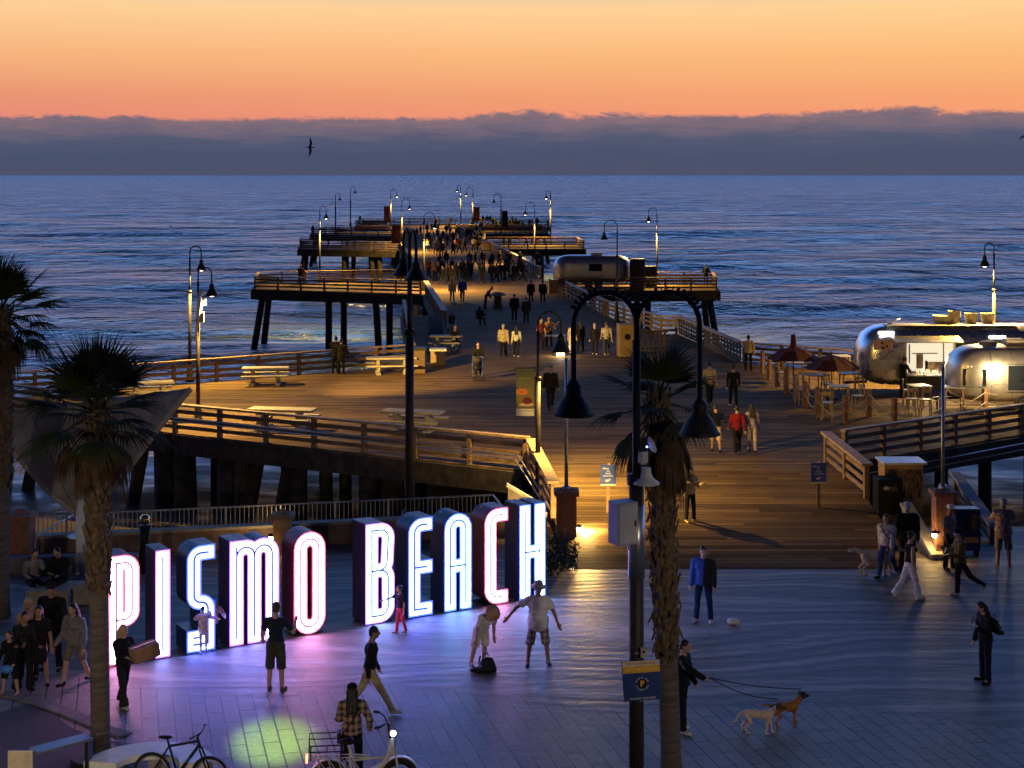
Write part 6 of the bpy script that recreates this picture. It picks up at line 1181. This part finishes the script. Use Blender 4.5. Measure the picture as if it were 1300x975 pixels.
for px, py, hh_, tc_, ps, lb in ((653, 407, 1.78, BLK, WALK, 'broad dark figure of the foremost pair walking up the shadowed deck'), (668, 411, 1.72, (.02, .02, .03), WALK2, 'dark figure with loose coat, right one of the foremost pair on the shadowed deck'), (674, 385, 1.70, BLK, WALK2, 'dark figure with pale shoes, left of the pair near the trailer bay corner'), (689, 385, 1.74, (.015, .014, .014), WALK, 'dark figure with pale shoes, right of the pair near the trailer bay corner')):
    person(lb, D(px, py), 180 if px < 680 else 175, hh_, ps, tc_, BLK, (.45, .4, .36) if py < 390 else BLK, 0, 'black', 'short', 'long', 'long', None, 1, .14, 1.12, puff=.03)
person('dark fisherman leaning on the rail of the nearest left side bay', (gx(381, 135.9), 135.8, 1.0), 160, 1.72, dict(lean=14, legs=((-4, 3, 3), (2, 4, 3)), arms=((50, 12, 40), (50, 12, 40))), BLK, BLK, BLK, 0, 'black', 'short', 'long', 'long', None, 1, .06, puff=.03)
person('dark figure standing at the far corner rail of the trailer bay against the sea', (gx(896, 136.2), 136.2, 1.0), 165, 1.74, dict(lean=8, legs=((0, 2, 3), (0, 2, 3)), arms=((40, 12, 40), (40, 12, 40))), BLK, BLK, BLK, 0, 'black', 'short', 'long', 'long', None, 1, .06, puff=.03)
person('person sitting on the deck in black beside the server table', D(1224, 556 - 40), 90, 1.6, SIT, (.03, .02, .02), BLK, BLK, 0, 'black', 'short', 'long', 'long', None, 0) if False else None
# ---- the crowd along the pier: a few prototypes, copied
random_ = random.Random(5); protos = []
for i, (ps, hl, fm, lg) in enumerate([(WALK, 'short', False, 'long'), (WALK2, 'long', True, 'long'), (STAND, 'short', False, 'long'), (WALK2, 'short', False, 'knee'), (STAND, 'long', True, 'long'), (WALK, 'long', True, 'flare')]):
    protos.append(dict(pose=ps, hl=hl, fem=fm, leg=lg))
COL = {'black': BLK, 'dark grey': (.05, .05, .055), 'maroon': (.12, .02, .02), 'pale': (.45, .38, .30), 'navy': NAVY, 'coral': (.62, .14, .12), 'brown': (.12, .07, .04), 'white': (.60, .56, .50)}
mid = [(544, 352, 'maroon', 1.75), (552, 356, 'brown', 1.78), (556.5, 351, 'pale', 1.66), (561, 353, 'black', 1.70), (574, 351, 'dark grey', 1.72), (587, 353, 'black', 1.72), (597, 356, 'black', 1.74), (604, 340, 'black', 1.74), (613.5, 339, 'dark grey', 1.78), (609, 350, 'pale', 1.6), (613, 357, 'black', 1.68), (624, 359, 'black', 1.82), (630, 358, 'dark grey', 1.70), (625, 341, 'black', 1.72), (634, 339, 'brown', 1.7), (641, 356, 'navy', 1.70), (645, 340, 'black', 1.74), (652, 356, 'white', 1.78), (657, 353, 'black', 1.70), (664, 357, 'black', 1.80), (661, 340, 'brown', 1.68)]
far = [(543, 320, 'pale', 1.65), (553, 322, 'brown', 1.7), (563.5, 322, 'pale', 1.72), (568, 312, 'maroon', 1.7), (579, 320, 'coral', 1.7), (590, 320, 'dark grey', 1.7), (516, 302, 'brown', 1.75), (520, 303, 'black', 1.7), (529, 303, 'dark grey', 1.7), (534, 301, 'pale', 1.75), (548, 297, 'pale', 1.75), (556, 294, 'black', 1.7), (593, 303, 'black', 1.7), (598, 304, 'black', 1.75), (602, 307, 'dark grey', 1.7), (607, 309, 'black', 1.65), (609, 300, 'white', 1.7), (605, 298, 'black', 1.7), (614, 311, 'pale', 1.6), (668, 313, 'coral', 1.5)]
end = [(604, 283.5, 'black', 1.75), (608, 284, 'dark grey', 1.7), (613, 284, 'black', 1.7), (618.5, 284, 'black', 1.75), (622.5, 284, 'dark grey', 1.7), (600.5, 285, 'brown', 1.7), (646, 291, 'black', 1.75), (650, 291, 'dark grey', 1.7), (654, 291.5, 'black', 1.72), (658, 291, 'black', 1.7), (663, 292, 'dark grey', 1.75), (640, 291, 'black', 1.7), (572, 286, 'black', 1.7), (554, 288, 'dark grey', 1.72), (457, 284, 'pale', 1.7), (397, 299.5, 'black', 1.7)]
for k_ in range(26): mid.append((random_.uniform(543, 690), random_.uniform(338, 362), random_.choice(['black', 'black', 'black', 'dark grey', 'navy']), random_.uniform(1.62, 1.82)))
for k_ in range(30): far.append((random_.uniform(540, 618), random_.uniform(292, 326), random_.choice(['black', 'black', 'dark grey', 'brown', 'pale']), random_.uniform(1.62, 1.82)))
for k_ in range(14): end.append((random_.uniform(596, 684), random_.uniform(284, 293), random_.choice(['black', 'black', 'dark grey', 'brown']), random_.uniform(1.62, 1.82)))
made = {}; used = {}
for lst, gname, ph in ((mid, 'people walking midway along the pier', 'person in %s %s among those walking midway along the pier'), (far, 'people on the far pier walkway', 'person in %s %s on the far pier walkway'), (end, 'people at the pier end', 'distant person in %s %s at the seaward end of the pier')):
    for j, (px, py, cn, hh_) in enumerate(lst):
        pi = random_.randrange(6); d = protos[pi]; what = 'with long hair' if d['hl'] == 'long' else ('in knee shorts' if d['leg'] == 'knee' else 'with short hair')
        lb = ph % (cn, what); q = D(px, py); face = 180 + random_.uniform(-40, 40) if random_.random() < .55 else random_.uniform(-80, 80)
        if (pi, cn) not in made:
            t = person(lb, q, face, hh_, d['pose'], COL[cn], BLK if cn != 'black' else (.03, .03, .04), BLK, 0, random_.choice(['black', 'brown', 'black']), d['hl'], 'long', d['leg'], None, 0, .08, 1.08, gname, puff=.025, fem=d['fem']); made[(pi, cn)] = t
            for k_ in ('hand', 'hand2'): pass
        else: used.setdefault((pi, cn), []).append((lb, q, face, hh_, gname))
flush()
for k_, l_ in used.items():
    for lb, q, face, hh_, gname in l_:
        c = copy_tree(made[k_]); c.location = q; c.rotation_euler = (0, 0, R(face)); c.scale = [hh_ / 1.75 * 1.07, hh_ / 1.75 * 1.07, hh_ / 1.75]; c['label'] = lb; c['group'] = gname

# ================================================================ STROLLERS
def stroller(label, p, rz):
    t = thing('stroller', label, 'stroller', p, rz, 'strollers on the deck'); mb = MB(); mb.tube([(-.22, .55, 1.02), (-.24, .1, .55), (-.20, -.35, .2)], .018, 6); mb.tube([(.22, .55, 1.02), (.24, .1, .55), (.20, -.35, .2)], .018, 6); mb.tube([(-.22, .55, 1.02), (.22, .55, 1.02)], .02, 6); mb.tube([(-.24, .1, .55), (-.24, .38, .15)], .018, 6); mb.tube([(.24, .1, .55), (.24, .38, .15)], .018, 6); mb.build('frame', STEEL, t)
    mb = MB(); mb.ell((0, .02, .58), (.21, .28, .15)); mb.ell((0, .18, .78), (.20, .12, .24)); mb.build('seat', BLACK, t, smooth=True); mb = MB(); mb.ell((0, .08, .92), (.24, .26, .16)); mb.build('hood', mat('hood_fabric', (.03, .03, .035), .8), t, smooth=True)
    for x, y_, r in ((-.24, .38, .14), (.24, .38, .14), (-.14, -.38, .11), (.14, -.38, .11)): mb = MB(); w_ = MB(); w_.lathe([(.02, -.02), (r, -.025), (r, .025), (.02, .02)], n=16); mb.add([(x + q[2], y_ + q[0], r + q[1]) for q in w_.v], w_.f); mb.build('wheel', RUBBER, t)
    return t
stroller('dark stroller pushed by the woman in black across the lit deck', D(606, 482.5), R(0)); stroller('black hooded stroller parked behind the seated person at the picnic table', D(573, 420), R(190))
# ================================================================ DOGS
def dog(label, p, rz, sz, mats, fluffy=False, tail='down'):
    """faces +X before rotation"""
    t = thing('dog', label, 'dog', p, rz, 'dogs on leads', sz); b = MB(); q = .02 if fluffy else 0
    b.ell((.18, 0, .46), (.19, .105 + q, .135 + q)); b.ell((-.08, 0, .48), (.24, .09 + q, .105 + q)); b.ell((-.26, 0, .47), (.14, .088 + q, .115 + q)); b.cap((.30, 0, .53), .085 + q, (.44, 0, .66), .062 + q)
    for s in (-1, 1):
        fx = .05 * s; b.cap((.26, s * .07, .44), .058 + q, (.25 + fx, s * .075, .25), .033 + q * .5); b.cap((.25 + fx, s * .075, .25), .030, (.26 + fx * 1.5, s * .075, .05), .023); b.cap((.26 + fx * 1.5, s * .075, .03), .027, (.31 + fx * 1.5, s * .075, .025), .024)
        hx = -.05 * s; b.cap((-.30, s * .065, .46), .078 + q, (-.24 + hx, s * .078, .29), .050 + q * .5); b.cap((-.24 + hx, s * .078, .29), .038, (-.37 + hx, s * .078, .17), .026); b.cap((-.37 + hx, s * .078, .17), .025, (-.34 + hx, s * .078, .04), .022); b.cap((-.34 + hx, s * .078, .03), .026, (-.29 + hx, s * .078, .025), .023)
    tl = [(-.38, 0, .52), (-.50, 0, .42), (-.56, 0, .28), (-.64, 0, .24)] if tail == 'down' else [(-.38, 0, .54), (-.52, 0, .60), (-.66, 0, .58)]
    for i in range(len(tl) - 1): b.cap(tl[i], .032 + q - .004 * i, tl[i + 1], .030 + q - .004 * i)
    remesh(b, 'body', mats[0], t, .013, 2); h = MB(); h.ell((.50, 0, .70), (.092, .082, .085)); h.cap((.54, 0, .68), .055, (.66, 0, .655), .034); h.ell((.69, 0, .665), (.016, .02, .014))
    remesh(h, 'head', mats[1], t, .012, 2)
    for s in (-1, 1): e = MB(); e.ell((.47, s * .088, .70), (.045, .016, .075), Matrix.Rotation(s * R(14), 3, 'X')); e.build('ear', mats[2], t, smooth=True)
    m_ = MB(); m_.lathe([(.075, -.012), (.078, .012)], n=14); o = m_.build('collar', mat('red_collar', (.3, .03, .03), .6), t); o.location = (.385, 0, .61); o.rotation_euler = (0, R(48), 0); return t
def pied(name, a, c, th=.5): m, tt, b, pos = new_mat(name); o_ = tt.nodes.new('ShaderNodeTexCoord').outputs['Object']; tt.links.new(mix_n(tt, math_n(tt, 'MULTIPLY_ADD', math_n(tt, 'SUBTRACT', noise_n(tt, o_, 3.4, 2, .4), th), 14, .5, clamp=True), a, c), b.inputs['Base Color']); b.inputs['Roughness'].default_value = .9; bump_to(tt, b, noise_n(tt, o_, 60, 3, .6), .4, .01); return m
BR = mat('brown_fur', (.10, .045, .022), .9, 0, .25, 20, .4, 60); TAN = mat('tan_fur', (.30, .13, .035), .9, 0, .25, 16, .4, 60); DK = mat('dark_fur', (.03, .02, .015), .9, 0, .25, 20)
dp1, dp2 = g0(963, 931), g0(997, 922)
d1 = dog('pale dog with a brown head and a dark rump patch, nearer of two on leads', dp1, R(-8), .76, (pied('pied_fur', (.62, .50, .40), (.02, .016, .014), .66), BR, BR))
d2 = dog('reddish tan dog with a dark head, partly behind the pale one', dp2, R(24), .78, (TAN, DK, DK), tail='up')
dog('fluffy cream dog led by the woman in the cream jacket', g0(1113, 730), R(-12), 1.05, (mat('cream_fur', (.42, .36, .28), .95, 0, .2, 14, .6, 40), mat('golden_fur', (.32, .22, .11), .95, 0, .2, 14, .6, 40), BR), True, 'up')
for dq, lb in ((d1, 'slack dark lead from the hidden walker to the pale dog'), (d2, 'taut dark lead from the hidden walker to the tan dog')):
    a = hold(wk, 'hand2'); hq = Vector(dq.location) + Matrix.Rotation(dq.rotation_euler.z, 3, 'Z') @ Vector((.36, 0, .66)); t = thing('dog_lead', lb, 'lead', a, group='dog leads'); mb = MB(); mb.tube([a.lerp(hq, k / 8) - Vector((0, 0, (.10 if dq is d1 else .05) * math.sin(math.pi * k / 8))) for k in range(9)], .010, 6); mb.build('strap', BLACK, t, True)
# ================================================================ BICYCLES
def ring_y(mb, c, r, tr, n=36, k=8, mi=0):
    mb.tube([(c[0] + r * math.cos(a), c[1], c[2] + r * math.sin(a)) for a in np.linspace(0, 2 * math.pi, n + 1)], tr, k, mi, False)
def wheel(t, c, r, tr, rimm):
    mb = MB(); ring_y(mb, c, r - tr, tr); w_ = mb.build('wheel', RUBBER, t, smooth=True); mb = MB(); ring_y(mb, c, r - 2 * tr - .008, .012); mb.build('rim', rimm, w_, smooth=True)
    mb = MB(); [mb.tube([c, (c[0] + (r - 2 * tr) * math.cos(a), c[1], c[2] + (r - 2 * tr) * math.sin(a))], .0022, 4) for a in np.linspace(0, 2 * math.pi, 25)[:-1]]; mb.build('spokes', STEEL, w_); mb = MB(); mb.tube([(c[0], c[1] - .05, c[2]), (c[0], c[1] + .05, c[2])], .028, 10); mb.build('hub', BLACK, w_)
FW = mat('white_frame', (.66, .64, .60), .35, .1, .05, 5)
t = thing('bicycle', 'white electric cargo bicycle with a black rear rack and lit tail lamp', 'bicycle', G(461, 1010), R(6), s=1.1)
wheel(t, (.56, 0, .28), .28, .042, BLACK); wheel(t, (-.52, 0, .28), .28, .042, BLACK)
mb = MB(); mb.tube([(.44, 0, .86), (.40, 0, .62), (.30, 0, .46), (.05, 0, .34), (-.10, 0, .34)], [.03, .045, .042, .036, .03], 10); mb.tube([(-.10, 0, .34), (-.22, 0, .78)], .022, 8); mb.tube([(.50, .0, .60), (.42, 0, .68)], .03, 8); mb.tube([(-.16, 0, .55), (.36, 0, .58)], .020, 8); mb.build('frame', FW, t, smooth=True)
mb = MB()
for s in (-1, 1):
    mb.tube([(-.10, s * .04, .34), (-.52, s * .07, .28), (-.18, s * .06, .62), (-.78, s * .09, .62), (-.52, s * .07, .28)], .012, 6); mb.tube([(-.18, s * .06, .62), (.10, s * .05, .60)], .012, 6)
    for k in range(4): mb.tube([(-.70 + k * .16, s * .09, .62), (-.62 + k * .15, s * .10, .36)], .008, 5); mb.tube([(-.70 + k * .16, s * .09, .62), (-.50 + k * .15, s * .10, .36)], .008, 5)
    mb.tube([(-.74, s * .10, .38), (-.12, s * .10, .36)], .010, 6)
mb.build('side_rack', FW, t)
mb = MB(); mb.tube([(.42, 0, .86), (.50, 0, .60)], .024, 8); [mb.tube([(.50, s * .06, .60), (.56, s * .065, .28)], .016, 8) for s in (-1, 1)]; mb.build('fork', FW, t, smooth=True)
mb = MB(); mb.tube([(.42, 0, .86), (.38, 0, 1.10)], .018, 8); mb.tube([(.26, -.33, 1.16), (.33, -.18, 1.15), (.38, 0, 1.10), (.33, .18, 1.15), (.26, .33, 1.16)], .014, 8); [mb.tube([(.26, s * .33, 1.16), (.17, s * .37, 1.16)], .02, 8) for s in (-1, 1)]; mb.tube([(.34, .1, 1.12), (.52, .02, .95), (.48, 0, .66)], .006, 5); mb.build('handlebar', BLACK, t, smooth=True)
mb = MB(); mb.ell((-.24, 0, .84), (.14, .085, .045)); mb.ell((-.10, 0, .84), (.10, .04, .03)); mb.build('saddle', BLACK, t, smooth=True)
for c, nm in (((.56, 0, .28), 'front_fender'), ((-.52, 0, .28), 'rear_fender')):
    vs = []; fs = []
    for i in range(15): a = R(20 + i * 9.5 if nm[0] == 'f' else 30 + i * 10); vs += [(c[0] + .305 * math.cos(a), y_, c[2] + .305 * math.sin(a)) for y_ in (-.045, .045)]
    mb = MB(); mb.add(vs, [(i * 2, i * 2 + 1, i * 2 + 3, i * 2 + 2) for i in range(14)]); o = mb.build(nm, FW, t, smooth=True); s_ = o.modifiers.new('s', 'SOLIDIFY'); s_.thickness = .006
mb = MB(); [mb.tube([(-.82, s * .13, .74), (-.30, s * .13, .74)], .012, 6) for s in (-1, 1)]; [mb.tube([(x, -.13, .74), (x, .13, .74)], .010, 6) for x in (-.82, -.55, -.30)]; [mb.tube([(x, s * .13, .74), (x, s * .09, .60)], .010, 6) for s in (-1, 1) for x in (-.80, -.34)]; [mb.tube([(-.82, s * .13, .74), (-.82, s * .13, .94), (-.40, s * .13, .94)], .010, 6) for s in (-1, 1)]; mb.build('cargo_rack', BLACK, t)
mb = MB(); mb.box((-.86, 0, .60), (.03, .14, .10)); mb.build('tail_lamp', emis('tail_red', (1, .16, .06), 6), t); mb = MB(); mb.ell((.46, 0, .94), (.05, .05, .045)); mb.build('headlamp', emis('head_white', (1, .97, .9), 6), t, smooth=True)
mb = MB(); w_ = MB(); w_.lathe([(.03, -.01), (.09, -.01), (.09, .01), (.03, .01)], n=16); mb.add([(.02 + q[0], -.06 + q[2], .33 + q[1]) for q in w_.v], w_.f); mb.bar((.02, -.08, .33), (.10, -.10, .20), .03, .015); mb.bar((.10, -.14, .20), (.10, -.06, .20), .08, .02); mb.build('crank', BLACK, t); mb = MB(); mb.ell((-.36, -.12, .44), (.035, .02, .035)); mb.build('reflector', mat('yellow_reflector', (.7, .45, .02), .3), t)
t = thing('bicycle', 'black mountain bicycle parked by the curved white bench', 'bicycle', G(229, 1008), R(-10))
wheel(t, (.53, 0, .34), .34, .027, STEEL); wheel(t, (-.50, 0, .34), .34, .027, STEEL)
mb = MB(); mb.tube([(.34, 0, .86), (-.05, 0, .33)], .027, 8); mb.tube([(.33, 0, .92), (-.20, 0, .80)], .022, 8); mb.tube([(-.05, 0, .33), (-.23, 0, .90)], .02, 8); [mb.tube([(-.05, s * .03, .33), (-.50, s * .06, .34), (-.20, s * .03, .80)], .012, 6) for s in (-1, 1)]; mb.tube([(.30, 0, .98), (.36, 0, .80)], .026, 8); mb.build('frame', BLACK, t, smooth=True)
mb = MB(); [mb.tube([(.36, s * .055, .80), (.53, s * .06, .34)], .017, 8) for s in (-1, 1)]; mb.build('fork', BLACK, t); mb = MB(); mb.ell((-.27, 0, .95), (.13, .07, .03)); mb.tube([(-.23, 0, .90), (-.26, 0, .95)], .014, 6); mb.build('saddle', BLACK, t, smooth=True)
mb = MB(); mb.tube([(.30, 0, .98), (.36, 0, 1.06)], .016, 6); mb.tube([(.32, -.36, 1.08), (.36, 0, 1.06), (.32, .36, 1.08)], .013, 8); [mb.tube([(.32, s * .36, 1.08), (.31, s * .28, 1.08)], .018, 8) for s in (-1, 1)]; mb.build('handlebar', BLACK, t, smooth=True)
mb = MB(); w_ = MB(); w_.lathe([(.03, -.005), (.095, -.005), (.095, .005), (.03, .005)], n=18); mb.add([(-.05 + q[0], -.05 + q[2], .33 + q[1]) for q in w_.v], w_.f); mb.bar((-.05, -.07, .33), (.07, -.09, .22), .025, .014); mb.build('crank', STEEL, t)
text_obj('TRAIL', .055, mat('frame_decal', (.05, .35, .45), .4), t, (.145, -.029, .595), (R(90), R(-53), 0))
# ================================================================ BIRDS
def bird(label, p, sz, rz, roll, tilt=0):
    t = thing('bird', label, 'bird', p, rz, 'seabirds in flight', sz); t.rotation_euler = (R(tilt), R(roll), rz); mb = MB(); mb.ell((0, 0, 0), (.30, .075, .07)); mb.ell((.30, 0, .03), (.09, .05, .05)); mb.cap((.36, 0, .03), .02, (.48, 0, .015), .008); mb.cap((-.25, 0, 0), .05, (-.50, 0, 0), .035)
    for s in (-1, 1):
        pts = [(.08, s * .06, .02), (.16, s * .40, .06), (.10, s * .72, .05), (-.12, s * 1.08, .0)]; ch = [.24, .26, .2, .04]; vs = []
        for (x, y_, z), c in zip(pts, ch): vs += [(x, y_, z + .012), (x - c, y_, z + .006), (x - c, y_, z - .006), (x, y_, z - .012)]
        mb.add(vs, [f for i in range(3) for f in ((i * 4, i * 4 + 1, i * 4 + 5, i * 4 + 4), (i * 4 + 1, i * 4 + 2, i * 4 + 6, i * 4 + 5), (i * 4 + 2, i * 4 + 3, i * 4 + 7, i * 4 + 6), (i * 4 + 3, i * 4, i * 4 + 4, i * 4 + 7))] + [(12, 13, 14, 15)])
    mb.build('body', BLACK, t, smooth=False)
bird('dark long-winged bird banking in front of the fog bank', at(394, 187, 95), .58, R(10), 4, 72); bird('tiny dark bird low over the sea at left', at(217, 287, 150), .30, R(40), 10, 25); bird('small dark bird at the right edge by the fog bank', at(1298, 174, 110), .42, R(190), -20, 25); bird('small bird skimming the water right of the trailer bay', at(973, 345, 120), .38, R(15), 0, 12)
